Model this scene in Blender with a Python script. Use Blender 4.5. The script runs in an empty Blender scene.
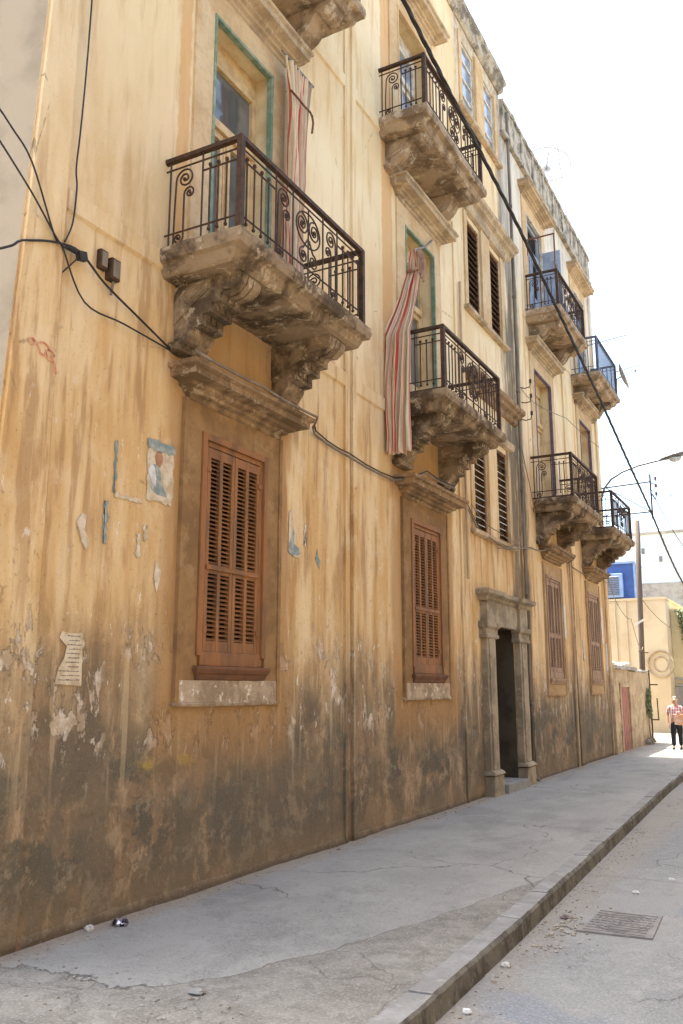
import bpy, bmesh, math, random
from mathutils import Vector, Matrix, noise as mn
random.seed(7)
S = bpy.context.scene
COL = S.collection
PI = math.pi
R = math.radians

# ------------------------------------------------------------------ materials
class NT:
    def __init__(s, name, rough=0.85, spec=0.25, metal=0.0):
        s.m = bpy.data.materials.new(name); s.m.use_nodes = True
        s.t = s.m.node_tree; s.b = s.t.nodes['Principled BSDF']
        s.b.inputs['Roughness'].default_value = rough
        s.b.inputs['Specular IOR Level'].default_value = spec
        s.b.inputs['Metallic'].default_value = metal
        g = s.t.nodes.new('ShaderNodeNewGeometry'); s.P = g.outputs['Position']
        x = s.t.nodes.new('ShaderNodeSeparateXYZ'); s.t.links.new(s.P, x.inputs[0])
        s.x, s.y, s.z = x.outputs
    def inp(s, sock, v):
        if isinstance(v, bpy.types.NodeSocket): s.t.links.new(v, sock)
        elif isinstance(v, (tuple, list)) and sock.type == 'RGBA': sock.default_value = tuple(v) + ((1,) if len(v) == 3 else ())
        else: sock.default_value = v
    def math(s, op, a, b=0.0, c=None):
        n = s.t.nodes.new('ShaderNodeMath'); n.operation = op
        s.inp(n.inputs[0], a); s.inp(n.inputs[1], b)
        if c is not None: s.inp(n.inputs[2], c)
        return n.outputs[0]
    def add(s, a, b): return s.math('ADD', a, b)
    def mul(s, a, b): return s.math('MULTIPLY', a, b)
    def sc(s, v, sx, sy, sz):
        n = s.t.nodes.new('ShaderNodeVectorMath'); n.operation = 'MULTIPLY'
        s.inp(n.inputs[0], v); n.inputs[1].default_value = (sx, sy, sz); return n.outputs[0]
    def off(s, v, x, y, z):
        n = s.t.nodes.new('ShaderNodeVectorMath'); n.operation = 'ADD'
        s.inp(n.inputs[0], v); n.inputs[1].default_value = (x, y, z); return n.outputs[0]
    def noise(s, scale=1.0, st=(1, 1, 1), detail=4, rough=0.55, dist=0.0, off=(0, 0, 0), vec=None):
        v = vec or s.P
        if st != (1, 1, 1): v = s.sc(v, *st)
        if off != (0, 0, 0): v = s.off(v, *off)
        n = s.t.nodes.new('ShaderNodeTexNoise'); s.inp(n.inputs['Vector'], v)
        n.inputs['Scale'].default_value = scale; n.inputs['Detail'].default_value = detail
        n.inputs['Roughness'].default_value = rough; n.inputs['Distortion'].default_value = dist
        return n.outputs['Fac']
    def vor(s, scale, feature='DISTANCE_TO_EDGE', vec=None):
        n = s.t.nodes.new('ShaderNodeTexVoronoi'); n.feature = feature
        s.inp(n.inputs['Vector'], vec or s.P); n.inputs['Scale'].default_value = scale
        return n.outputs['Distance']
    def mr(s, v, a, b, c=0.0, d=1.0, smooth=True):
        n = s.t.nodes.new('ShaderNodeMapRange'); n.interpolation_type = 'SMOOTHSTEP' if smooth else 'LINEAR'
        s.inp(n.inputs[0], v); n.inputs[1].default_value = a; n.inputs[2].default_value = b
        n.inputs[3].default_value = c; n.inputs[4].default_value = d; return n.outputs[0]
    def band(s, v, a, b, e=0.05):
        return s.mul(s.mr(v, a - e, a + e), s.mr(v, b - e, b + e, 1, 0))
    def mix(s, f, a, b, mode='MIX'):
        n = s.t.nodes.new('ShaderNodeMix'); n.data_type = 'RGBA'; n.blend_type = mode
        s.inp(n.inputs[0], f); s.inp(n.inputs[6], a); s.inp(n.inputs[7], b); return n.outputs[2]
    def col(s, c): s.inp(s.b.inputs['Base Color'], c)
    def bump(s, h, strength=0.4, dist=0.02):
        n = s.t.nodes.new('ShaderNodeBump'); n.inputs['Strength'].default_value = strength
        n.inputs['Distance'].default_value = dist; s.inp(n.inputs['Height'], h)
        s.inp(s.b.inputs['Normal'], n.outputs[0])

def simple(name, c, c2=None, scale=6, rough=0.8, spec=0.25, metal=0.0, bump=0.2, st=(1, 1, 1), lo=0.4, hi=0.65, bd=0.006):
    n = NT(name, rough, spec, metal)
    c2 = c2 or tuple(v * 0.6 for v in c)
    f = n.noise(scale, st, 5, 0.6)
    n.col(n.mix(n.mr(f, lo, hi), c, c2))
    if bump: n.bump(n.noise(scale * 5, st, 4, 0.65), bump, bd)
    return n.m

def plaster():
    n = NT('old_ochre_plaster', 0.92, 0.12)
    wob = n.noise(1.1, (1, 1, .7), 5, .6)                 # blotchy
    fine = n.noise(7, (1, 1, .8), 6, .65)
    strk = n.noise(2.6, (1, 1, .17), 5, .62, .15)              # long vertical runs
    strk2 = n.mul(n.noise(6, (1, 1, .12), 4, .6, .2, off=(3, 9, 1)), n.mr(n.noise(1.4, (1, 1, .6), 3, .5, off=(7, 2, 2)), .3, .6, .86, 1.06))
    zz = n.add(n.z, n.mul(n.add(wob, -.5), 2.4))
    zz = n.add(zz, n.mul(n.add(strk, -.5), 2.2))
    # fresh wash up high -> tired ochre -> brown splash zone
    c = n.mix(n.mr(n.noise(.6, (1, 1, 1), 3, .5, off=(5, 2, 7)), .38, .62), (.82, .66, .42), (.76, .575, .33))
    c = n.mix(n.mul(n.mr(strk2, .50, .70), .48), c, (.58, .36, .16))
    c = n.mix(n.mul(n.mr(fine, .5, .75), .35), c, (.78, .62, .42))
    och = n.mix(n.mr(strk, .38, .66), (.56, .345, .145), (.69, .505, .285))
    och = n.mix(n.mul(n.mr(strk2, .47, .64), .52), och, (.36, .195, .08))
    och = n.mix(n.mul(n.mr(n.noise(1.9, (1, 1, .8), 6, .65, .3, off=(2, 8, 3)), .5, .66), .5), och, (.68, .52, .33))
    c = n.mix(n.mr(zz, 8.6, 3.8, .12, 1), c, och)
    brn = n.mix(n.mr(n.noise(1.7, (1, 1, 1.1), 7, .7, .3, off=(1, 4, 2)), .44, .56), (.225, .150, .090), (.145, .108, .073))
    brn = n.mix(n.mul(n.mr(n.noise(3, (1, 1, .5), 7, .72, .2, off=(9, 4, 2)), .53, .60), .55), brn, (.44, .31, .19))
    c = n.mix(n.mr(zz, 2.75, 1.15, 0, .95), c, brn)
    # grey green grime patches low on the wall
    gm = n.noise(1.25, (1, 1, 1.3), 7, .7, .3, off=(12.3, 3.1, 5.5))
    gz = n.band(n.z, .35, 1.45, .35)
    c = n.mix(n.mul(n.mul(n.mr(gm, .51, .56), gz), .74), c, (.088, .086, .064))
    gm2 = n.noise(2.6, (1, 1, .7), 7, .7, .2, off=(2.3, 33.1, 5.5))
    c = n.mix(n.mul(n.mul(n.mr(gm2, .54, .60), n.mr(n.z, 2.3, 1.2)), .55), c, (.13, .10, .065))
    c = n.mix(n.mul(n.mul(n.mr(n.noise(3.4, (1, 1, 1), 8, .74, .3, off=(7, 7, 9)), .535, .57), n.mr(n.z, 1.6, .35)), .6), c, (.38, .285, .185))
    gr2 = n.noise(.9, (1, 1, .5), 6, .72, .4, off=(31, 6, 17))
    c = n.mix(n.mul(n.mul(n.mr(gr2, .49, .545), n.mr(n.z, 2.1, .8)), .50), c, (.12, .105, .078))
    c = n.mix(n.mul(n.mul(n.mr(n.noise(5, (1, 1, 1), 7, .75, off=(3, 16, 7)), .55, .66), n.mr(n.z, 2.9, .6)), .5), c, (.10, .07, .042))
    c = n.mix(n.mul(n.mr(n.z, .5, .08), .5), c, (.22, .155, .09))
    c = n.mix(n.mul(n.mr(n.add(n.z, n.mul(n.add(fine, -.5), .12)), .17, .09), .75), c, (.075, .055, .036))  # narrow dark contact line along the foot of the wall
    # old spray marks low down
    wy = n.add(n.y, n.mul(n.add(fine, -.5), .25)); wz = n.add(n.z, n.mul(n.add(wob, -.5), .12))
    for (a, b, z0, z1, cc) in ((5.78, 5.98, 1.18, 1.25, (.50, .36, .05)), (6.26, 6.55, 1.17, 1.27, (.46, .33, .05)), (6.2, 6.4, 1.33, 1.39, (.16, .24, .12)), (4.05, 4.22, .95, 1.45, (.05, .16, .05)), (9.95, 10.15, 1.3, 1.65, (.14, .19, .12))):
        f = n.mul(n.band(wy, a, b, .03), n.band(wz, z0, z1, .02)); c = n.mix(n.mul(n.mul(f, n.mr(fine, .42, .55)), .45), c, cc)
    # flaked-off pale patches
    pk = n.noise(4.2, (1, 1, .55), 8, .72, .35, off=(0, 5, 0))
    pkz = n.mul(n.band(n.z, 1.35, 2.35, .55), n.mr(n.noise(.75, (1, 1, 1), 2, .5, off=(4, 0.7, 3)), .36, .52))
    pf = n.mul(n.mr(pk, .535, .565), n.mr(pkz, .2, .7))
    c = n.mix(n.mul(pf, .80), c, n.mix(n.mr(fine, .38, .58), (.68, .58, .47), (.40, .30, .20)))
    pk2 = n.noise(9, (1, 1, .45), 6, .7, .2, off=(8, 15, 0))
    pf2 = n.mul(n.mr(pk2, .635, .66), n.band(n.z, 1.3, 4.2, .5))
    c = n.mix(n.mul(pf2, .8), c, (.68, .62, .52))
    pk3 = n.noise(6, (1, 1, .7), 6, .75, .2, off=(18, 5, 0))
    c = n.mix(n.mul(n.mul(n.mr(pk3, .63, .66), n.mr(n.z, 3.9, 2.0)), .7), c, (.17, .105, .06))
    sp = n.noise(26, (1, 1, .8), 5, .7, off=(1, 2, 3)); sp2 = n.noise(48, (1, 1, 1), 4, .7, off=(5, 2, 3))
    c = n.mix(n.mul(n.mr(sp, .60, .66), n.mr(n.z, 8, 1, .05, .55)), c, (.16, .10, .055))
    c = n.mix(n.mul(n.mr(sp2, .58, .66), n.mr(n.z, 7, 1, .08, .18)), c, (.66, .55, .40))
    c = n.mix(n.mul(n.mul(n.mr(n.noise(8, (1, 1, .06), 3, .6, off=(13, 9, 1)), .56, .64), n.band(n.z, 1.1, 3.4, .5)), .40), c, (.58, .44, .27))
    for a, b in ((4.578, 4.612), (9.425, 9.455), (9.53, 9.555), (13.50, 13.53), (20.86, 20.90)):
        c = n.mix(n.mul(n.mul(n.band(n.add(n.y, n.mul(n.add(fine, -.5), .03)), a, b, .008), n.mr(n.z, 6.5, 5.0)), n.mr(wob, .25, .5, .25, .7)), c, (.20, .105, .05))
    # orange strips beside the balcony door surrounds
    for a, b in ((5.93, 6.10), (10.55, 10.90), (17.62, 17.80), (22.0, 22.15)):
        f = n.mul(n.band(n.add(n.y, n.mul(n.add(fine, -.5), .12)), a, b, .015), n.mr(n.z, 5.0, 5.6))
        c = n.mix(n.mul(f, .6), c, (.60, .29, .085))
    for a, b in ((5.95, 8.1), (10.8, 13.1)):              # rust-brown runs beside windows, with shade under balconies and hoods painted in
        f = n.mul(n.band(n.add(n.y, n.mul(n.add(strk, -.5), .9)), a, b, .12), n.band(n.z, 1.2, 5.7, .35))
        c = n.mix(n.mul(f, .72), c, (.36, .195, .075))
    # black soot column next to the drain pipe
    ys = n.add(n.y, n.mul(n.add(n.noise(1.6, (1, 1, .35), 5, .65), -.5), 1.0))
    f = n.mul(n.band(ys, 16.22, 17.2, .16), n.mr(n.noise(2.2, (1, 2, .3), 7, .72, off=(4, 4, 4)), .34, .54))
    c = n.mix(n.mul(f, .85), c, (.105, .088, .065))
    # far section bleached grey near the top, black runs from the parapet
    f = n.mul(n.mr(n.y, 16.2, 16.9), n.mr(n.add(n.z, n.mul(n.add(strk, -.5), 4.0)), 9.6, 12.4))
    c = n.mix(n.mul(f, .8), c, (.66, .60, .51))
    f = n.mul(n.mr(n.y, 13.6, 13.9), n.mr(n.add(n.z, n.mul(n.add(strk2, -.5), 6.0)), 12.2, 14.2))
    c = n.mix(n.mul(f, .62), c, n.mix(n.mr(fine, .35, .6), (.20, .17, .13), (.50, .44, .36)))
    # damp run below string course & sills
    f = n.mul(n.mr(strk2, .55, .62), n.band(n.z, 3.0, 5.6, .4))
    c = n.mix(n.mul(f, .35), c, (.33, .19, .09))
    # hairline cracks
    cv = n.vor(.8, vec=n.sc(n.P, 1, 1, .8))
    cr = n.mul(n.mr(n.add(cv, n.mul(n.add(fine, -.5), .05)), .0, .006, 1, 0), n.mr(wob, .55, .6))
    c = n.mix(n.mul(cr, .5), c, (.16, .10, .06))
    n.col(c)
    h = n.add(n.mul(fine, .35), n.mul(n.noise(38, (1, 1, 1), 4, .7), .16))
    h = n.add(h, n.mul(wob, .8)); h = n.add(h, n.mul(pf, -.45))
    n.bump(n.add(h, n.mul(sp, .25)), .8, .035)
    return n.m

def worn(name, base, dark, pale, sc=2.2, amt=.8, pamt=.6):
    """grimy stone / cement: base with dark crust and chipped pale spots"""
    n = NT(name, .93, .1)
    a = n.noise(sc, (1, 1, 1), 7, .68, .3); b = n.noise(sc * 2.7, (1, 1, 1), 6, .7, .2, off=(4, 7, 1)); f = n.noise(sc * 9, (1, 1, 1), 4, .7)
    c = n.mix(n.mul(n.mr(a, .42, .60), amt), base, dark)
    c = n.mix(n.mul(n.mr(b, .56, .62), pamt), c, pale)
    c = n.mix(n.mul(n.mr(f, .45, .7), .35), c, tuple(v * .55 for v in base))
    n.col(c)
    n.bump(n.add(n.add(n.mul(a, .7), n.mul(b, .4)), n.mul(f, .25)), .5, .025)
    return n.m

def sidewalk_mat():
    n = NT('worn_asphalt_pavement', .88, .2)
    a = n.noise(.8, (1, 1, 1), 6, .6); b = n.noise(5, (1, 1, 1), 6, .7); f = n.noise(60, (1, 1, 1), 4, .75)
    d = n.noise(1.3, (1, .5, 1), 5, .65, .4, off=(6, 3, 0))
    asp = n.mix(n.mr(a, .35, .65), (.255, .24, .212), (.315, .295, .26))
    asp = n.mix(n.mul(n.mr(d, .5, .60), .5), asp, (.19, .18, .162))
    asp = n.mix(n.mul(n.mr(b, .55, .75), .4), asp, (.29, .275, .25))
    con = n.mix(n.mr(b, .35, .65), (.245, .222, .186), (.175, .155, .128))
    con = n.mix(n.mul(n.mr(n.vor(22, 'F1'), .12, .3, 1, 0), .4), con, (.36, .33, .29))
    # rough cement area close to the camera; its edge runs towards the kerb
    dx = n.math('MAXIMUM', n.add(n.x, -1.05), 0.0)
    edge = n.add(n.mul(n.mul(dx, dx), 1.9), 4.34)
    e = n.add(n.add(n.y, n.mul(edge, -1.0)), n.mul(n.add(n.noise(2.2, (1, 1, 1), 7, .65), -.5), .75))
    dl = n.mul(n.mr(n.noise(.9, (1, .7, 1), 6, .65, .5, off=(19, 3, 0)), .50, .56), .55)
    asp = n.mix(dl, asp, (.30, .28, .25))
    asp = n.mix(n.mul(n.mr(n.noise(.5, (1, .8, 1), 5, .6, .3, off=(2, 13, 0)), .52, .62), .5), asp, (.185, .178, .165))
    asp = n.mix(n.mul(n.mr(n.add(n.x, n.mul(n.add(b, -.5), .8)), 2.15, 2.45), .6), asp, (.29, .27, .24))
    c = n.mix(n.mr(e, -.015, .015), con, asp)
    ck = n.mr(n.math('ABSOLUTE', e), .0, .014, 1, 0)
    wv = n.off(n.P, 0, 0, 0)
    dist = n.t.nodes.new('ShaderNodeVectorMath'); dist.operation = 'ADD'
    nz = n.t.nodes.new('ShaderNodeTexNoise'); nz.inputs['Scale'].default_value = 2.2; nz.inputs['Detail'].default_value = 6
    n.t.links.new(n.P, nz.inputs['Vector'])
    sub = n.sc(n.off(nz.outputs['Color'], -.5, -.5, -.5), .9, .9, 0)
    n.t.links.new(n.P, dist.inputs[0]); n.t.links.new(sub, dist.inputs[1])
    v1 = n.vor(.42, vec=dist.outputs[0])
    cr = n.mul(n.mr(v1, .0, .006, 1, 0), n.mr(n.noise(.5, (1, 1, 1), 3, .5, off=(3, 1, 0)), .49, .57))
    v2 = n.vor(1.3, vec=dist.outputs[0])
    cr2 = n.mul(n.mul(n.mr(v2, .0, .012, 1, 0), n.mr(e, .1, -.1)), .45)
    cr = n.math('MAXIMUM', n.math('MAXIMUM', cr, ck), cr2)
    c = n.mix(n.mul(cr, .62), c, (.09, .08, .065))
    c = n.mix(n.mul(n.mr(n.add(n.x, n.mul(n.add(b, -.5), .5)), .32, .04), .75), c, (.30, .22, .145))   # dust washed off the wall
    c = n.mix(n.mul(n.mr(f, .5, .62), .38), c, (.40, .375, .33))
    c = n.mix(n.mul(n.mr(f, .45, .34), .42), c, (.10, .09, .08))
    c = n.mix(n.mul(n.mr(n.noise(14, (1, 1, 1), 6, .75, .2, off=(3, 3, 0)), .56, .62), .4), c, (.15, .135, .115))
    c = n.mix(n.mul(n.mr(n.noise(3.1, (1, 1, 1), 7, .75, .5, off=(13, 3, 0)), .56, .60), .32), c, (.36, .335, .29))
    n.col(c)
    h = n.add(n.mul(f, .25), n.mul(b, .4)); h = n.add(h, n.mul(cr, -.9)); h = n.add(h, n.mul(n.mr(e, -.02, .02), .5))
    n.bump(h, .8, .02)
    return n.m

def road_mat():
    n = NT('patched_concrete_road', .85, .2)
    a = n.noise(.7, (1, .6, 1), 6, .6); b = n.noise(4, (1, 1, 1), 6, .7); f = n.noise(55, (1, 1, 1), 4, .75)
    c = n.mix(n.mr(a, .35, .62), (.245, .237, .22), (.19, .187, .182))
    c = n.mix(n.mul(n.mr(b, .5, .7), .5), c, (.32, .30, .275))
    p = n.noise(.45, (1, .5, 1), 4, .5, .6, off=(9, 2.6, 0))
    c = n.mix(n.mul(n.mr(p, .53, .55), .8), c, (.185, .195, .21))
    c = n.mix(n.mul(n.mr(n.add(n.x, n.mul(n.add(b, -.5), .6)), 3.25, 2.85), .55), c, (.25, .205, .15))
    jt = n.mr(n.math('ABSOLUTE', n.add(n.math('PINGPONG', n.add(n.y, n.mul(n.add(b, -.5), .05)), 2.4), -.02)), .0, .012, 1, 0)
    dist = n.t.nodes.new('ShaderNodeVectorMath'); dist.operation = 'ADD'
    nz = n.t.nodes.new('ShaderNodeTexNoise'); nz.inputs['Scale'].default_value = 2.0; nz.inputs['Detail'].default_value = 6
    n.t.links.new(n.P, nz.inputs['Vector'])
    n.t.links.new(n.P, dist.inputs[0]); n.t.links.new(n.sc(n.off(nz.outputs['Color'], -.5, -.5, -.5), .8, .8, 0), dist.inputs[1])
    cr = n.mul(n.mr(n.vor(.6, vec=dist.outputs[0]), .0, .008, 1, 0), n.mr(a, .45, .52))
    cr = n.math('MAXIMUM', cr, n.mul(jt, .7))
    c = n.mix(n.mul(cr, .7), c, (.08, .07, .06))
    c = n.mix(n.mul(n.mr(f, .5, .62), .38), c, (.42, .41, .39))
    c = n.mix(n.mul(n.mr(f, .45, .34), .42), c, (.11, .11, .11))
    c = n.mix(n.mul(n.mr(n.noise(9, (1, 1, 1), 7, .78, .2, off=(3, 3, 0)), .56, .62), .4), c, (.16, .15, .135))
    n.col(c)
    n.bump(n.add(n.add(n.mul(f, .25), n.mul(b, .4)), n.mul(cr, -.8)), .5, .02)
    return n.m

def stripes():
    n = NT('striped_awning_cloth', .9, .1)
    uv = n.t.nodes.new('ShaderNodeUVMap'); uv.uv_map = 'UVMap'
    r = n.t.nodes.new('ShaderNodeValToRGB'); r.color_ramp.interpolation = 'CONSTANT'
    sp = n.t.nodes.new('ShaderNodeSeparateXYZ'); n.t.links.new(uv.outputs[0], sp.inputs[0])
    n.t.links.new(n.math('FRACT', n.mul(sp.outputs[0], 3.0)), r.inputs[0])
    cols = [(0, (.66, .50, .33)), (.12, (.48, .10, .07)), (.19, (.68, .53, .36)), (.34, (.58, .27, .18)), (.42, (.56, .38, .17)),
            (.50, (.67, .52, .35)), (.60, (.42, .07, .05)), (.70, (.60, .38, .27)), (.80, (.33, .32, .22)), (.86, (.55, .45, .33)), (.94, (.42, .15, .11))]
    el = r.color_ramp.elements
    el[0].position = 0; el[0].color = (*cols[0][1], 1); el[1].position = cols[1][0]; el[1].color = (*cols[1][1], 1)
    for p, c in cols[2:]:
        e = el.new(p); e.color = (*c, 1)
    c = n.mix(n.mul(n.mr(n.noise(5, (1, 1, .4), 6, .7), .45, .68), .5), r.outputs[0], (.42, .29, .17))
    n.col(c); n.bump(n.noise(60, (1, 1, 1), 3, .6), .2, .003)
    return n.m

def glassmat(name, c=(.05, .055, .06), r=.08):
    n = NT(name, r, .8)
    n.col(n.mix(n.mr(n.noise(2, (1, 1, 1), 3, .5), .4, .6), c, tuple(v * 1.6 for v in c)))
    n.bump(n.noise(3, (1, 1, 1), 2, .5), .08, .01)
    return n.m

def plaid():
    n = NT('plaid_shirt_cloth', .9, .1)
    a = n.mr(n.math('PINGPONG', n.x, .035), .012, .018); b = n.mr(n.math('PINGPONG', n.z, .04), .014, .02)
    c = n.mix(a, (.62, .50, .50), (.42, .10, .12)); c = n.mix(n.mul(b, .5), c, (.66, .56, .58)); n.col(c)
    return n.m

M = dict(
    plaster=plaster(),
    side=simple('grey_side_render', (.37, .295, .21), (.27, .22, .155), 1.5, .92, .1, bump=.4),
    sur=worn('door_surround_plaster', (.62, .44, .25), (.48, .29, .13), (.68, .54, .36), 1.3, .6, .35),
    surlow=worn('window_surround_plaster', (.29, .165, .072), (.17, .098, .045), (.38, .25, .13), 1.3, .7, .35),
    surfar=worn('far_window_surround_plaster', (.44, .29, .15), (.30, .19, .095), (.54, .40, .25), 1.8, .7, .4),
    sillpl=worn('flaked_apron_plaster', (.44, .33, .22), (.20, .13, .08), (.70, .60, .48), 3.2, .7, .9),
    stone=worn('weathered_cornice_stone', (.30, .19, .10), (.10, .066, .038), (.50, .38, .25), 2.5, .75, .5),
    stonehi=worn('pale_cornice_stone', (.50, .37, .23), (.20, .14, .085), (.66, .54, .38), 2.2, .6, .5),
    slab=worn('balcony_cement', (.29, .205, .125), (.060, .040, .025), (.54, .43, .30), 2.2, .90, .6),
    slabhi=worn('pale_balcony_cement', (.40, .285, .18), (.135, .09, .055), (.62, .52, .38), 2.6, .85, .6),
    jamb=simple('shaded_passage_wall', (.085, .068, .048), (.05, .04, .03), 2, .95, .05),  # dark base colour stands for the shade inside the entrance passage
    portal=worn('portal_stone', (.36, .285, .195), (.16, .125, .085), (.42, .345, .25), 2.2, .7, .5),
    parapet=worn('parapet_lichen_cement', (.46, .40, .31), (.14, .12, .095), (.62, .56, .48), 3.0, .9, .6),
    wood=simple('brown_shutter_wood', (.27, .112, .036), (.155, .074, .030), 5, .7, .3, st=(1, 1, .25), bump=.25),
    wooddark=simple('faded_shutter_wood', (.36, .235, .15), (.25, .155, .10), 4, .8, .2, st=(1, 1, .25), bump=.25),
    sillw=simple('painted_brown_sill', (.17, .075, .036), (.11, .055, .032), 5, .75, .2),
    iron=simple('rusty_dark_iron', (.045, .025, .014), (.085, .040, .020), 14, .72, .25, bump=.35),
    ironblue=simple('blue_grey_painted_iron', (.085, .095, .13), (.05, .05, .07), 14, .5, .4),
    green=simple('faded_green_paint', (.15, .21, .135), (.27, .31, .22), 7, .75, .2),
    mauve=simple('mauve_paint', (.16, .11, .15), (.10, .07, .09), 7, .75, .2),
    cream=simple('cream_joinery_paint', (.66, .46, .23), (.50, .33, .16), 6, .6, .3),
    white=simple('off_white_joinery_paint', (.62, .58, .50), (.40, .33, .26), 6, .7, .2),
    bluegrey=simple('blue_grey_panel', (.34, .38, .46), (.24, .26, .32), 3, .5, .4),
    glass=glassmat('dusty_window_glass', (.10, .095, .085)), glasshi=glassmat('sky_window_glass', (.20, .24, .30), .12),
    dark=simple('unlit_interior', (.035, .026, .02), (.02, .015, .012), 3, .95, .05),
    reveal=simple('cream_reveal_plaster', (.70, .55, .32), (.58, .41, .22), 2.5, .92, .1, bump=.3),
    walk=sidewalk_mat(), road=road_mat(),
    kerb=worn('kerb_cement', (.29, .275, .25), (.185, .17, .15), (.40, .375, .34), 2.5, .5, .4),
    knot=simple('bunched_brown_cloth', (.36, .22, .15), (.20, .12, .09), 14, .9, .1, bump=.5),
    kerbf=worn('dark_kerb_face', (.155, .138, .112), (.055, .047, .037), (.25, .225, .19), 4, .8, .45),  # darker brown tone for the road-side faces of the kerb
    earth=simple('dusty_ground', (.28, .235, .18), (.20, .17, .135), .4, .95, .1),
    cloth=stripes(),
    cable=simple('black_cable_rubber', (.022, .018, .017), (.035, .028, .025), 20, .6, .3, bump=0),
    cablegrey=simple('dusty_grey_cable', (.17, .13, .09), (.26, .20, .15), 5, .8, .2, bump=0),
    metal=simple('dull_grey_metal', (.20, .19, .19), (.13, .12, .12), 10, .5, .5, metal=.4),
    pipe=simple('old_drain_pipe', (.20, .155, .11), (.10, .08, .06), 3, .75, .3, st=(1, 1, .3)),
    pipew=simple('pale_conduit', (.50, .36, .22), (.34, .24, .15), 3, .75, .3, st=(1, 1, .3)),
    paper=simple('weathered_paper', (.60, .50, .36), (.44, .33, .21), 9, .9, .1),
    ink=simple('faded_print_ink', (.16, .13, .12), (.26, .21, .18), 40, .9, .1, bump=0),
    blueink=simple('faded_blue_print', (.19, .235, .225), (.38, .37, .32), 12, .9, .1, bump=0),
    skinink=simple('faded_brown_print', (.40, .21, .12), (.30, .15, .09), 20, .9, .1, bump=0),
    redpaint=simple('faded_red_spray', (.52, .20, .12), (.60, .36, .22), 14, .9, .1, bump=0),
    paleblot=simple('scraped_plaster', (.64, .55, .42), (.50, .39, .27), 12, .95, .1, bump=.4),
    yellow=simple('pale_yellow_render', (.62, .51, .34), (.55, .43, .27), .9, .92, .1, bump=.4),
    yellow2=simple('warm_yellow_render', (.60, .49, .29), (.52, .42, .25), .9, .92, .1, bump=.4),
    farwhite=simple('whitewashed_concrete', (.64, .71, .73), (.52, .58, .60), .7, .9, .1, st=(1, 1, 2)),
    fargrey=worn('raw_concrete_band', (.40, .37, .33), (.24, .21, .18), (.50, .47, .42), 1.5, .7, .4),
    hut=worn('patched_rubble_wall', (.46, .35, .22), (.26, .18, .11), (.60, .50, .36), 2.5, .7, .6),
    pink=simple('faded_red_door_paint', (.36, .16, .12), (.28, .12, .09), 3, .7, .2),
    blue=simple('bright_blue_paint', (.06, .13, .37), (.05, .10, .29), 2, .5, .4),
    bluep=simple('light_blue_metal', (.30, .42, .66), (.22, .33, .55), 2, .5, .4),
    pole=simple('brown_wooden_pole', (.15, .115, .095), (.09, .07, .058), 3, .9, .1, st=(1, 1, .1)),
    gate=simple('grey_green_metal', (.10, .095, .075), (.06, .055, .045), 4, .7, .3),
    skin=simple('skin', (.50, .28, .19), (.44, .24, .16), 10, .6, .3, bump=0),
    hair=simple('short_grey_hair', (.32, .27, .23), (.2, .17, .14), 60, .8, .2),
    shirt=plaid(), trouser=simple('black_trouser_cloth', (.022, .022, .03), (.03, .03, .04), 20, .9, .1, bump=0),
    shoe=simple('black_shoe_leather', (.03, .025, .022), None, 20, .5, .4),
    bag=simple('orange_paper_bag', (.60, .30, .18), (.62, .54, .46), 5, .7, .2),
    leaf=simple('dusty_leaf', (.085, .12, .05), (.14, .16, .08), 9, .6, .3, bump=0),
    litter=simple('white_litter', (.62, .60, .56), (.5, .46, .42), 12, .8, .2),
    foil=simple('silver_wrapper_film', (.55, .52, .56), (.05, .04, .07), 22, .3, .6, metal=.7, lo=.5, hi=.52),
    gravel=simple('loose_gravel', (.25, .21, .165), (.38, .34, .28), 25, .95, .1, bump=0),
    iron2=simple('cast_iron_cover', (.21, .185, .165), (.27, .24, .21), 9, .6, .4, metal=.3, bump=.5),
    lampglass=simple('lamp_bowl_glass', (.60, .60, .58), (.5, .5, .48), 9, .25, .5, bump=0),
)

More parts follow.
